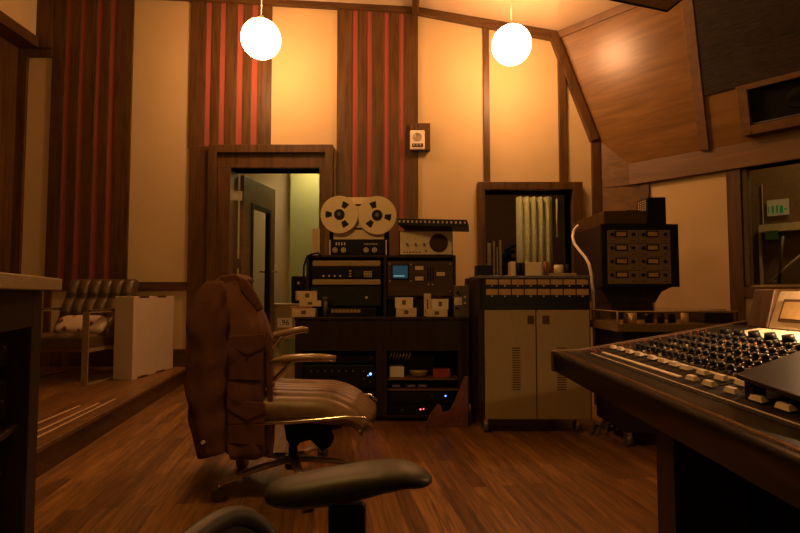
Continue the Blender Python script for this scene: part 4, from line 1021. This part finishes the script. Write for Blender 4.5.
for k in range(5):
    x0_ = 1.25 + .05 * k; mb.tube([(x0_, 3.46, .012), (x0_ + .1, 3.66 + .03 * k, .012), (x0_ + .24, 3.60, .012 + .008 * (k % 3)), (x0_ + .30, 3.8, .012)], .010, 6)
tag(mb.build('floor_cables', M['grey']), 'tangle of thick grey cables on the floor behind wheeled deck', 'cables')

# ------------------------------------------------------------------ mixing console (local frame, long side runs toward the viewer)
mc = thing('mixing_console', 'large black mixing console with padded edge, faders and knob rows', 'mixing console', (X(549.5, 1.9), 1.9, 0), math.radians(-1.9))
z0a, z1a = Z(370.5, 1.9), Z(350, 1.9)
LNG = 2.9
def SZf(u): return z1a - .004 + .185 * (u - .09)
edgem = mat('black padded vinyl', (.010, .007, .005), .30, var=.2, scale=60)
mb = MB(); n_ = 10; prof = [(.10, z0a), (.012, z0a)] + [(.016 - .016 * math.cos(t_), z1a - .016 + .016 * math.sin(t_)) for t_ in [k * math.pi / 2 / 6 for k in range(7)]] + [(.10, z1a - .003)]
mb.prism([(u, -.03, z) for u, z in prof], (0, -LNG + .03, 0), sm=True); mb.build('armrest', edgem, mc, local=True)
MB().tube([(.020, -.035, z1a - .001), (.020, -LNG, z1a - .001)], .0045, 10).build('armrest_piping', mat('glossy brown piping', (.16, .075, .03), .22), mc, local=True)  # highlight along the armrest edge, shaped as a glossy brown tube
edgem.node_tree.nodes['Principled BSDF'].inputs['Specular IOR Level'].default_value = .15
surfm = mat('console panel', (.014, .009, .005), .7, var=.25, scale=70); surfm.node_tree.nodes['Principled BSDF'].inputs['Specular IOR Level'].default_value = .15
mb = MB(); mb.prism([(.10, -.03, z0a + .01), (.10, -.03, SZf(.10)), (.62, -.03, SZf(.62)), (.62, -.03, z0a - .02)], (0, -LNG + .03, 0)); mb.build('panel', surfm, mc, local=True)
mb = MB(); mb.prism([(0, 0, z0a), (0, 0, z1a), (.10, 0, z1a + .004), (.92, 0, SZf(.90) + .004), (.92, 0, .45), (.6, 0, .45), (.55, 0, z0a - .02)], (0, -.03, 0)); mb.build('end_cheek', M['woodx'], mc, local=True, bevel=.005)
MB().box(.62, .92, -LNG, -.03, .45, SZf(.62) + .0).build('rear_body', M['blackm'], mc, local=True)
tgt = -.1
mb = MB(); mb.box(.05, .72, -.80, -.72, 0, z0a + .0); mb.build('pedestal', M['cab'], mc, local=True)
mb = MB(); mb.box(.20, .70, -2.6, -.80, 0, z0a - .005); mb.build('under_body', M['blackm'], mc, local=True)
# meter bridge
bz0 = SZf(.62); bzt = .935
mb = MB(); mb.prism([(.63, -.22, bz0), (.67, -.22, bzt), (.92, -.22, bzt), (.92, -.22, bz0)], (0, -LNG + .3, 0)); br = mb.build('meter_bridge', M['paper'], mc, local=True, bevel=.004)
mb = MB(); mb.prism([(.625, -.12, bz0), (.655, -.12, bzt + .008), (.92, -.12, bzt + .008), (.92, -.12, bz0)], (0, -.10, 0)); mb.build('bridge_cheek', M['wood'], mc, local=True, bevel=.004)
bs = Vector((.04, 0, bzt - bz0)).normalized(); bn = Vector((-bs.z, 0, bs.x))
def brp(y, s_, n): q_ = Vector((.63, y, bz0)) + bs * s_ + bn * n; return q_
SL = (bzt - bz0) / bs.z
for k in range(6):
    y0_ = -.262 - k * .20; y1_ = y0_ - .15
    mb = MB(); mb.hexa([brp(y0_, .025, 0), brp(y1_, .025, 0), brp(y1_, SL * .78, 0), brp(y0_, SL * .78, 0)] + [brp(y0_, .025, .006), brp(y1_, .025, .006), brp(y1_, SL * .78, .006), brp(y0_, SL * .78, .006)])
    o_ = mb.build('vu_meter', M['wood'], br, local=True); 
    mb = MB(); e_ = .009; s0_, s1_ = .025 + e_, SL * .78 - e_
    mb.hexa([brp(y0_ - e_, s0_, .006), brp(y1_ + e_, s0_, .006), brp(y1_ + e_, s1_, .006), brp(y0_ - e_, s1_, .006)] + [brp(y0_ - e_, s0_, .008), brp(y1_ + e_, s0_, .008), brp(y1_ + e_, s1_, .008), brp(y0_ - e_, s1_, .008)])
    o_['kind'] = 'structure' if False else o_.get('kind', '') or 'part'
    del o_['kind']
    mb.build('vu_scale', M['tanm'], br, local=True)
# scribble strips along the bridge foot, one per channel
def on(mb_, u0, u1, y0_, y1_, h0, h1, m=0):
    P = []
    for h_ in (h0, h1):
        for (u, y) in ((u0, y0_), (u1, y0_), (u1, y1_), (u0, y1_)): P.append((u - .18 * h_, y, SZf(u) + h_))
    return mb_.hexa(P, m)
CH = .07; ny0 = -.18
for k in range(16):
    y = ny0 - .03 - k * CH; mb = MB(); on(mb, .515, .61, y, y - CH * .8, 0, .003); mb.build('label_strip', M['white'], mc, local=True)
# knobs
def knob_mesh(r, h_, name, m, cap=None):
    mb = MB(); mb.cyl((0, 0, 0), (0, 0, h_ * .35), r * 1.15, r * 1.1, 14); mb.cyl((0, 0, h_ * .35), (0, 0, h_), r, r * .85, 14)
    if cap: mb.cyl((0, 0, h_), (0, 0, h_ + .001), r * .6, n=12, m=1); mb.box(-.001, .001, -r * .85, -r * .2, h_, h_ + .0018, 1)
    bmesh.ops.recalc_face_normals(mb.bm, faces=mb.bm.faces); me = bpy.data.meshes.new(name); mb.bm.to_mesh(me); mb.bm.free(); me.materials.append(m)
    if cap: me.materials.append(cap)
    return me
def put(me, name, u, y, h_=0):
    o = bpy.data.objects.new(name, me); COL.objects.link(o); o.parent = mc; o.location = (u - .18 * h_, y, SZf(u) + h_); o.rotation_euler = (0, -math.atan(.185), 0); return o
kbig = knob_mesh(.016, .026, 'large_knob', M['black'])
for k in range(12): put(kbig, 'large_knob', .495, ny0 - .05 - k * CH)
ksm = knob_mesh(.0085, .017, 'rotary_knob', M['black'], M['grey'])
n_k = 0
for i in range(20):
    for j in range(5): put(ksm, 'rotary_knob', .245 + .052 * j, -.155 - i * .036 - (.0 if j % 2 else .018)); n_k += 1
red_me = knob_mesh(.0035, .010, 'peg', mat('red plastic', (.22, .035, .02), .6))
for k in range(16): put(red_me, 'red_peg', .12 + .026 * k, -.085)
# tiny coloured buttons, too many to count
mb = MB(); cols = 0
for i in range(42):
    for j in range(14):
        if random.random() < .45:
            u = .225 + .019 * j; y = -.14 - i * .018
            on(mb, u, u + .006, y, y - .006, 0, .005 + .003 * random.random(), random.choice((0, 0, 0, 1, 2)))
bt = mb.build('button_field', [M['tan'], M['grey'], mat('dull orange button', (.40, .15, .06), .5)], mc, local=True); bt['kind'] = 'stuff'
capm = mat('white fader cap', (.70, .58, .44), .5, var=.05)
fcap = MB(); fcap.hexa([(-.008, -.019, 0), (.008, -.019, 0), (.008, .019, 0), (-.008, .019, 0), (-.004, -.015, .009), (.004, -.015, .009), (.004, .015, .009), (-.004, .015, .009)])
bmesh.ops.recalc_face_normals(fcap.bm, faces=fcap.bm.faces); fme = bpy.data.meshes.new('fader_cap'); fcap.bm.to_mesh(fme); fcap.bm.free(); fme.materials.append(capm)
for k, Yf in enumerate([1.80, 1.74, 1.665, 1.593, 1.51, 1.44, 1.376, 1.314, 1.235, 1.16, 1.09]):
    put(fme, 'fader_cap', .19 + random.uniform(-.004, .004), Yf - 1.9, .004)
for k, Yf in enumerate([1.20, 1.13, 1.05, .97, .90, .83]): put(fme, 'fader_cap', .145, Yf - 1.9, .004)
mb = MB(); on(mb, .138, .147, 1.77 - 1.9, 1.25 - 1.9, 0, .003); mb.build('marking_tape', M['paper'], mc, local=True)
mb = MB(); on(mb, .208, .211, 1.8 - 1.9, .8 - 1.9, 0, .004); on(mb, .112, .114, -.1, -1.2, 0, .002); mb.build('trim_line', M['alu'], mc, local=True)
for k in range(14): 
    y = -.10 - k * .075; mb = MB(); on(mb, .155, .225, y, y - .003, 0, .0015); mb.build('fader_slot', M['blackm'], mc, local=True)
for (u, y, m__) in ((.125, -.10, red_me),): 
    o = put(red_me, 'red_button', u, y); o.scale = (2, 2, 1)
# tray raised above the near end
kA = Vector((.64, 1.0, .767)); fdv = Vector((.84, .52, .10)).normalized(); ndv = Vector((.03, -1, -.085)).normalized()
ty = thing('console_tray', 'flat dark script tray raised on posts above the near end of console', 'tray', (.8, .85, .745))
mb = MB(); mb.prism([kA, kA + fdv * .55, kA + fdv * .55 + ndv * .55, kA + ndv * .5], (0, 0, .010)); mb.build('tray_plate', mat('dark brown tray', (.022, .016, .012), .4, var=.2), ty, bevel=.002)
for a_ in ((.03, .03), (.05, .38), (.42, .05)):
    q_ = kA + fdv * a_[0] + ndv * a_[1]; MB().box(q_.x - .012, q_.x + .012, q_.y - .012, q_.y + .012, SZf(q_.x - .56 + .0) - .004, q_.z + .002).build('post', M['black'], ty)
for a_ in ((.20, .06), (.24, .07), (.28, .065), (.14, .12)):
    q_ = kA + fdv * a_[0] + ndv * a_[1] + Vector((0, 0, .010)); MB().cyl(q_, q_ + Vector((0, 0, .004)), .004, n=8).build('stud', M['tan'], ty)
# gooseneck lamp over the bridge foot (added out of view, right of the frame, to brighten the label strips)
gl = thing('console_lamp', 'small gooseneck lamp clipped to the console meter bridge', 'lamp', (1.28, 1.15, .96))
hd_ = Vector((1.16, 1.30, 1.00))
MB().tube([(1.30, 1.15, .955), (1.30, 1.16, 1.02), (1.26, 1.22, 1.06), hd_ + Vector((0, 0, .045))], .004, 8).build('gooseneck', M['black'], gl)
MB().cyl((1.30, 1.15, .95), (1.30, 1.15, .97), .02, n=16).build('base', M['black'], gl)
MB().cyl(hd_ + Vector((0, 0, .045)), hd_, .012, .03, 20, caps=False).build('shade', M['black'], gl)
MB().sphere(hd_ + Vector((0, 0, .004)), .012, seg=16).build('bulb', mat('lamp bulb', (1, 1, 1), .4, emit=(1, .55, .25), es=2800, var=0), gl)

# ------------------------------------------------------------------ office chair with the jacket
HUB = Vector((-.53, 2.62, 0))
oc = thing('office_chair', 'brown leather swivel chair with polished arms and star base', 'office chair', tuple(HUB))
lt = mat('tan brown leather', (.20, .120, .052), .42, var=.15, scale=30)
# seat: ribbed, waterfall front (+X)
sx0, sx1 = -.80, -.12; sy0, sy1 = 2.36, 2.88
def seat_z(u): # u 0 back .. 1 front
    z = .475 - .015 * u
    if u > .62: z -= .11 * ((u - .62) / .38) ** 2.2
    return z
mb = MB(); NU, NV = 60, 72; top = []; bot = []
for j in range(NV + 1):
    v = j / NV; r1, r2 = [], []
    for i in range(NU + 1):
        u = i / NU; z = seat_z(u) - .06 * abs(2 * v - 1) ** 5
        z += .012 * abs(math.sin(v * math.pi * 9)) ** .6 * (1 if u < .9 else .5)
        x = sx0 + (sx1 - sx0) * u - .05 * abs(2 * v - 1) ** 3 * u
        r1.append(mb.bm.verts.new((x, sy0 + (sy1 - sy0) * v, z)))
        r2.append(mb.bm.verts.new((x, sy0 + .01 + (sy1 - sy0 - .02) * v, .350 - .03 * u ** 4)))
    top.append(r1); bot.append(r2)
for j in range(NV):
    for i in range(NU):
        mb._fin([mb.bm.faces.new([top[j][i], top[j][i + 1], top[j + 1][i + 1], top[j + 1][i]]), mb.bm.faces.new([bot[j][i], bot[j + 1][i], bot[j + 1][i + 1], bot[j][i + 1]])], 0, True)
for j in range(NV):
    for i in (0, NU): mb.bm.faces.new([top[j][i], top[j + 1][i], bot[j + 1][i], bot[j][i]]).smooth = True
for i in range(NU):
    for j in (0, NV): mb.bm.faces.new([top[j][i], top[j][i + 1], bot[j][i + 1], bot[j][i]]).smooth = True
mb.build('seat', lt, oc)
for y in (sy0 - .004, sy1 + .004): MB().tube([(sx0, y, .345), (sx0 + .3, y, .352), (sx1 - .12, y, .375), (sx1 - .04, y, .37), (sx1 - .005, y, .34)], .009, 8).build('side_rail', M['chrome'], oc)
# backrest under the jacket
mb = MB(); loops = []
for k in range(9):
    v = k / 8; x = -.80 - .10 * v + .03 * math.sin(v * 3.1); z = .44 + .535 * v; hw = .24 - .05 * v ** 3; t_ = .028
    loops.append([(x + t_ * math.cos(a_), 2.62 + hw * math.copysign(abs(math.sin(a_)) ** .5, math.sin(a_)), z) for a_ in [2 * math.pi * i / 20 for i in range(20)]])
mb.rings(loops); mb.build('backrest', lt, oc)
# arms
def arm(pxs, Y, name='armrest'):
    P_ = [W(a_, b_, Y) for a_, b_ in pxs]; return P_
armleather = mat('worn arm pad', (.34, .22, .12), .22, var=.1)
for side, Y, pad, strut in ((0, 2.40, [(271, 361), (284, 358.5), (300, 357.5), (320, 357), (336, 357.5)], [(296, 359), (287, 367), (279, 375), (262, 392), (255, 405)]),
                       (1, 2.86, [(262, 340), (275, 335), (290, 331.5), (302, 329), (308, 329)], [(284, 334), (276, 342), (270, 350), (264, 372), (262, 388)])):
    rs_ = [.016, .030, .032, .030, .018]
    a_ = MB().tube([W(x_, y_, Y) for x_, y_ in pad], .02, 12, flat=.55, rs=rs_).build('armrest', armleather, oc)
    MB().tube([W(x_, y_ + 3.0, Y) for x_, y_ in pad[1:]], .006, 8).build('arm_trim', M['chrome'], a_)
    MB().tube([W(x_, y_, Y) for x_, y_ in strut], .011, 10, flat=1.0).build('arm_strut', M['chrome'], oc)
# mechanism and base
mb = MB(); mb.prism([(W(a_, b_, 2.55).x, 2.55, W(a_, b_, 2.55).z) for a_, b_ in [(283, 421), (345, 419), (342, 428), (326, 431), (331, 446), (322, 452), (310, 440), (300, 443), (294, 451), (286, 440)]], (0, .14, 0)); mb.build('tilt_mechanism', M['blackm'], oc, bevel=.006)
MB().cyl(HUB + Vector((0, 0, .09)), HUB + Vector((0, 0, .30)), .022, n=18).build('gas_column', M['black'], oc)
MB().cyl(HUB + Vector((0, 0, .07)), HUB + Vector((0, 0, .13)), .042, .035, 20).build('hub', M['chrome'], oc)
pol = mat('polished aluminium', (.75, .60, .40), .25, .45, var=.03)
for k in range(5):
    an = math.radians(219 + 72 * k); d_ = Vector((math.cos(an), math.sin(an), 0)); Ln = .37
    lgm = MB().tube([HUB + d_ * .02 + Vector((0, 0, .115)), HUB + d_ * .2 + Vector((0, 0, .10)), HUB + d_ * Ln + Vector((0, 0, .068))], .016, 8, flat=.7, rs=[.026, .020, .015]).build('base_leg', pol, oc)
    q_ = HUB + d_ * Ln; sd = Vector((-d_.y, d_.x, 0))
    MB().cyl(q_ + sd * .022 + Vector((0, 0, .027)), q_ - sd * .022 + Vector((0, 0, .027)), .027, n=18).build('caster', M['grey'], lgm)
    MB().cyl(q_ + Vector((0, 0, .04)), q_ + Vector((0, 0, .07)), .009, n=8).build('caster_stem', M['chrome'], lgm)
# ---- jacket: outline given per height, wrapped round the backrest
jk = thing('jacket', 'rust brown field jacket with flap pockets hung over the office chair back', 'jacket', (-.86, 2.6, .12))
jm = mat('rust brown cotton', (.118, .043, .018), .9, var=.14, scale=16, bump=.4)
YJ = 2.36
def outl(tab, py):
    for (a_, b_) in zip(tab, tab[1:]):
        if a_[0] <= py <= b_[0]: return a_[1] + (b_[1] - a_[1]) * (py - a_[0]) / (b_[0] - a_[0])
    return tab[-1][1] if py > tab[-1][0] else tab[0][1]
Lt = [(277, 216), (285, 206), (300, 200), (330, 196), (400, 205), (430, 210), (458, 222)]
Rt = [(277, 240), (286, 247), (298, 254), (319, 265), (342, 270), (400, 272), (458, 272)]
mb = MB(); loops = []; NK = 34; NI = 72
for k in range(NK):
    py = 277 + (458 - 277) * k / (NK - 1)
    l_ = W(outl(Lt, py), py, YJ).x; r_ = W(outl(Rt, py), py, YJ).x; z = W(230, py, YJ).z
    f_ = k / (NK - 1); cx = (l_ + r_) / 2; hw = (r_ - l_) / 2; dy = .16 + .12 * min(1, f_ * 3.5); L_ = []
    for i in range(NI):
        a_ = 2 * math.pi * i / NI
        fx = math.copysign(abs(math.cos(a_)) ** .55, math.cos(a_)); fy = math.copysign(abs(math.sin(a_)) ** .6, math.sin(a_))
        fold = 1 + (.026 * math.sin(a_ * 7 + f_ * 3) + .022 * math.sin(a_ * 13 - f_ * 6 + 1)) * (.3 + f_) + .05 * NZ.noise(Vector((math.cos(a_) * 2.5, math.sin(a_) * 2.5 + 7, f_ * 6)))
        yj_ = YJ + .27 + dy * fy * fold + .010 * math.sin(f_ * 23 + a_ * 3); L_.append(((cx + hw * fx * fold) * (1 + max(0, yj_ - YJ) / YJ * .9), yj_, z + .006 * math.sin(a_ * 5) * (f_ > .97)))
    loops.append(L_)
mb.rings(loops, caps=False)
# round the shoulders off
topc = Vector((sum(p_[0] for p_ in loops[0]) / NI, YJ + .27, loops[0][0][2] + .018)); tv = mb.bm.verts.new(topc); mb.bm.verts.ensure_lookup_table()
first = [mb.bm.verts[i] for i in range(NI)]
for i in range(NI): mb.bm.faces.new([first[i], first[(i + 1) % NI], tv]).smooth = True
o = mb.build('jacket_body', jm, jk); sm_ = o.modifiers.new('sol', 'SOLIDIFY'); sm_.thickness = .012
# sleeve hanging on the viewer side at left
def sleeve(Yc, ctr, rad, depth):
    mb = MB(); loops = []; NK = 40
    for k in range(NK):
        py = ctr[0][0] + (ctr[-1][0] - ctr[0][0]) * k / (NK - 1); cxp = outl(ctr, py); rp = outl(rad, py)
        c_ = W(cxp, py, Yc); rx_ = rp / F * Yc; f_ = k / (NK - 1); L_ = []
        for i in range(36):
            a_ = 2 * math.pi * i / 36; wr = 1 + .03 * math.sin(f_ * 34 + math.sin(a_) * 2.5) + .03 * math.sin(a_ * 5 + f_ * 5) + .16 * NZ.noise(Vector((math.cos(a_) * 1.6, math.sin(a_) * 1.6 + 3, f_ * 7)))
            dd_ = depth * min(1, .35 + f_ * 3)
            L_.append((c_.x + rx_ * math.cos(a_) * wr, Yc + dd_ * math.sin(a_) * wr, c_.z + .012 * math.cos(a_) * (1 if k == NK - 1 else 0)))
        loops.append(L_)
    mb.rings(loops); return mb
s1_ = sleeve(2.33, [(281, 215), (300, 210), (330, 207), (360, 206.5), (400, 206), (430, 209), (454, 212)], [(281, 8), (290, 13), (300, 16), (320, 19.5), (330, 19.5), (350, 18.5), (383, 20), (420, 18), (440, 15.5), (454, 12.5)], .06).build('sleeve', jm, jk)
s2_ = sleeve(2.90, [(285, 225), (310, 216), (360, 213), (400, 214), (440, 218)], [(285, 8), (300, 15), (340, 17), (400, 16), (440, 12)], .055).build('sleeve', jm, jk)
p = W(203.5, 442, 2.27); MB().cyl(p + Vector((0, .01, 0)), p + Vector((0, -.012, 0)), .008, n=14).build('cuff_button', M['alu'], s1_)
# collar
mb = MB(); Yc = 2.36
for (pts_, y0_, ex_) in (([(236, 275), (247, 280), (256, 294), (263, 308), (258, 312), (249, 302), (240, 290)], Yc + .07, .022), ([(219, 276), (236, 273.5), (243, 279), (240, 288), (224, 284)], Yc + .11, .20)):
    mb.prism([W(a_, b_, y0_) for a_, b_ in pts_], (0, ex_, 0))
o = mb.build('collar', jm, jk, bevel=.008, seg=3)
# pocket flaps, pockets and placket on viewer side
yF = YJ - .012
def patch(pts_, name, y0_=yF, th=.012, par=jk, m=None, bv=.004): return MB().prism([W(a_, b_, y0_) for a_, b_ in pts_], (0, th, 0)).build(name, m or jm, par, bevel=bv, seg=2)
jd = mat('rust cotton flap', (.125, .046, .019), .85, var=.14, scale=22, bump=.2)
patch([(228, 336), (264, 334), (264, 348), (247, 356), (228, 345)], 'breast_pocket_flap', m=jd, y0_=yF - .007, th=.008)
patch([(229, 344), (263, 346), (263, 381), (229, 380)], 'breast_pocket', y0_=yF + .0, th=.02)
patch([(226, 399), (265, 403), (265, 413), (246, 421), (226, 409)], 'lower_pocket_flap', m=jd, y0_=yF - .007, th=.008)
patch([(227, 409), (264, 411), (264, 446), (227, 444)], 'lower_pocket', y0_=yF + .0, th=.02)
patch([(266, 330), (269.5, 340), (272.5, 400), (273, 457), (269, 457), (267.5, 400), (264, 340)], 'placket', y0_=yF + .03)
MB().tube([W(225, 300, yF + .035), W(226, 340, yF + .02), W(226, 400, yF + .02), W(226, 452, yF + .02)], .005, 6).build('side_seam', jm, jk)
for yy2 in (352, 417):
    p = W(246, yy2, yF - .012); MB().cyl(p, p + Vector((0, -.004, 0)), .006, n=12).build('pocket_button', M['wood'], jk)
for yy2 in (350, 385, 420): 
    p = W(269.5, yy2, yF + .03); MB().cyl(p, p + Vector((0, -.004, 0)), .006, n=12).build('front_button', M['wood'], jk)

# ------------------------------------------------------------------ foreground chair: arm pad, post, mesh back
fc = thing('task_chair', 'black mesh task chair in the near foreground, its arm pad in view', 'office chair', (-.02, .62, 0))
padm = mat('black soft armrest', (.050, .043, .026), .48, var=.15, scale=60)
YP = .86
tabT = [(265, 487), (269, 479), (280, 472), (300, 466.5), (330, 459.5), (360, 455), (385, 454), (405, 457), (422, 464), (432, 474)]
tabB = [(265, 500), (269, 507), (280, 512), (300, 514), (330, 512), (360, 506), (385, 497), (405, 491), (422, 489.5), (432, 484)]
mb = MB(); loops = []; NK = 40
for k in range(NK):
    px = 265 + 167 * k / (NK - 1); zt1 = W(px, outl(tabT, px), YP).z; zb1 = W(px, outl(tabB, px), YP).z
    f_ = k / (NK - 1); wv = .045 * (1 - abs(2 * f_ - 1) ** 4) ** .5 + .004; x = X(px, YP, 480); L_ = []
    # top face recedes in depth: pad is ~9 cm wide; near side shows the thickness
    zc_ = (zt1 + zb1) / 2; hz_ = max(.004, (zt1 - zb1) / 2 * .62)
    for i in range(24):
        a_ = 2 * math.pi * i / 24; L_.append((x + .0, YP + wv * math.cos(a_), zc_ + hz_ * math.copysign(abs(math.sin(a_)) ** .75, math.sin(a_))))
    loops.append(L_)
mb.rings(loops); mb.build('arm_pad', padm, fc)
mb = MB(); loops = []
for k in range(NK):
    px = 268 + 160 * k / (NK - 1); zt1 = W(px, outl(tabT, px), YP).z; zb1 = W(px, outl(tabB, px), YP).z
    f_ = k / (NK - 1); wv = .048 * (1 - abs(2 * f_ - 1) ** 4) ** .5 + .004; x = X(px, YP, 480); zc_ = (zt1 * .42 + zb1 * .58); hz_ = max(.002, (zt1 - zb1) * .09)
    loops.append([(x, YP + wv * math.cos(a_), zc_ + hz_ * math.sin(a_)) for a_ in [2 * math.pi * i / 24 for i in range(24)]])
mb.rings(loops); mb.build('pad_piping', M['black'], fc)
mb = MB(); mb.box(X(329, YP, 500), X(366, YP, 500), YP - .014, YP + .014, .38, Z(503, YP)); mb.build('arm_post', M['black'], fc, bevel=.006)
# mesh back: frame loop and net
bx = lambda z: -.205 - .10 * (z - .62)
cx_, rB = .50, .24
def back_curve(n=40):
    L_ = []
    for i in range(n + 1):
        t_ = math.pi * i / n; y = .50 + .245 * math.copysign(abs(math.cos(t_)) ** .4, math.cos(t_)); z = .44 + .216 * abs(math.sin(t_)) ** .45
        L_.append(Vector((-.205 - .16 * (.72 - y) - .5 * (z - .64), y, z)))
    return L_
bc_ = back_curve(); MB().tube(bc_, .013, 10).build('back_frame', padm, fc)
mb = MB(); cv = [mb.bm.verts.new(q_) for q_ in bc_]; cc_ = mb.bm.verts.new((-.235, .5, .50))
for a_, b_ in zip(cv, cv[1:]): mb.bm.faces.new([a_, b_, cc_])
mb.bm.faces.new([cv[-1], cv[0], cc_])
o = mb.build('mesh_back', mat('dark woven mesh', (.035, .028, .018), .8, var=.5, scale=300), fc); o.modifiers.new('s', 'SOLIDIFY').thickness = .004
MB().box(-.20, .28, .30, .80, .38, .43).build('seat', M['blackm'], fc, bevel=.02, seg=3)
MB().cyl((.04, .55, .06), (.04, .55, .385), .028, n=16).build('gas_column', M['black'], fc)
MB().tube([(-.19, .5, .41), (-.20, .5, .40), (-.185, .5, .44)], .018, 8).build('back_bracket', M['black'], fc)
for k in range(5):
    an = math.radians(20 + 72 * k); d_ = Vector((math.cos(an), math.sin(an), 0)); h_ = Vector((.04, .55, 0))
    lg_ = MB().tube([h_ + Vector((0, 0, .09)), h_ + d_ * .28 + Vector((0, 0, .065))], .016, 8, flat=.8).build('base_leg', M['black'], fc)
    q_ = h_ + d_ * .28; sd = Vector((-d_.y, d_.x, 0)); MB().cyl(q_ + sd * .02 + Vector((0, 0, .027)), q_ - sd * .02 + Vector((0, 0, .027)), .027, n=14).build('caster', M['black'], lg_)
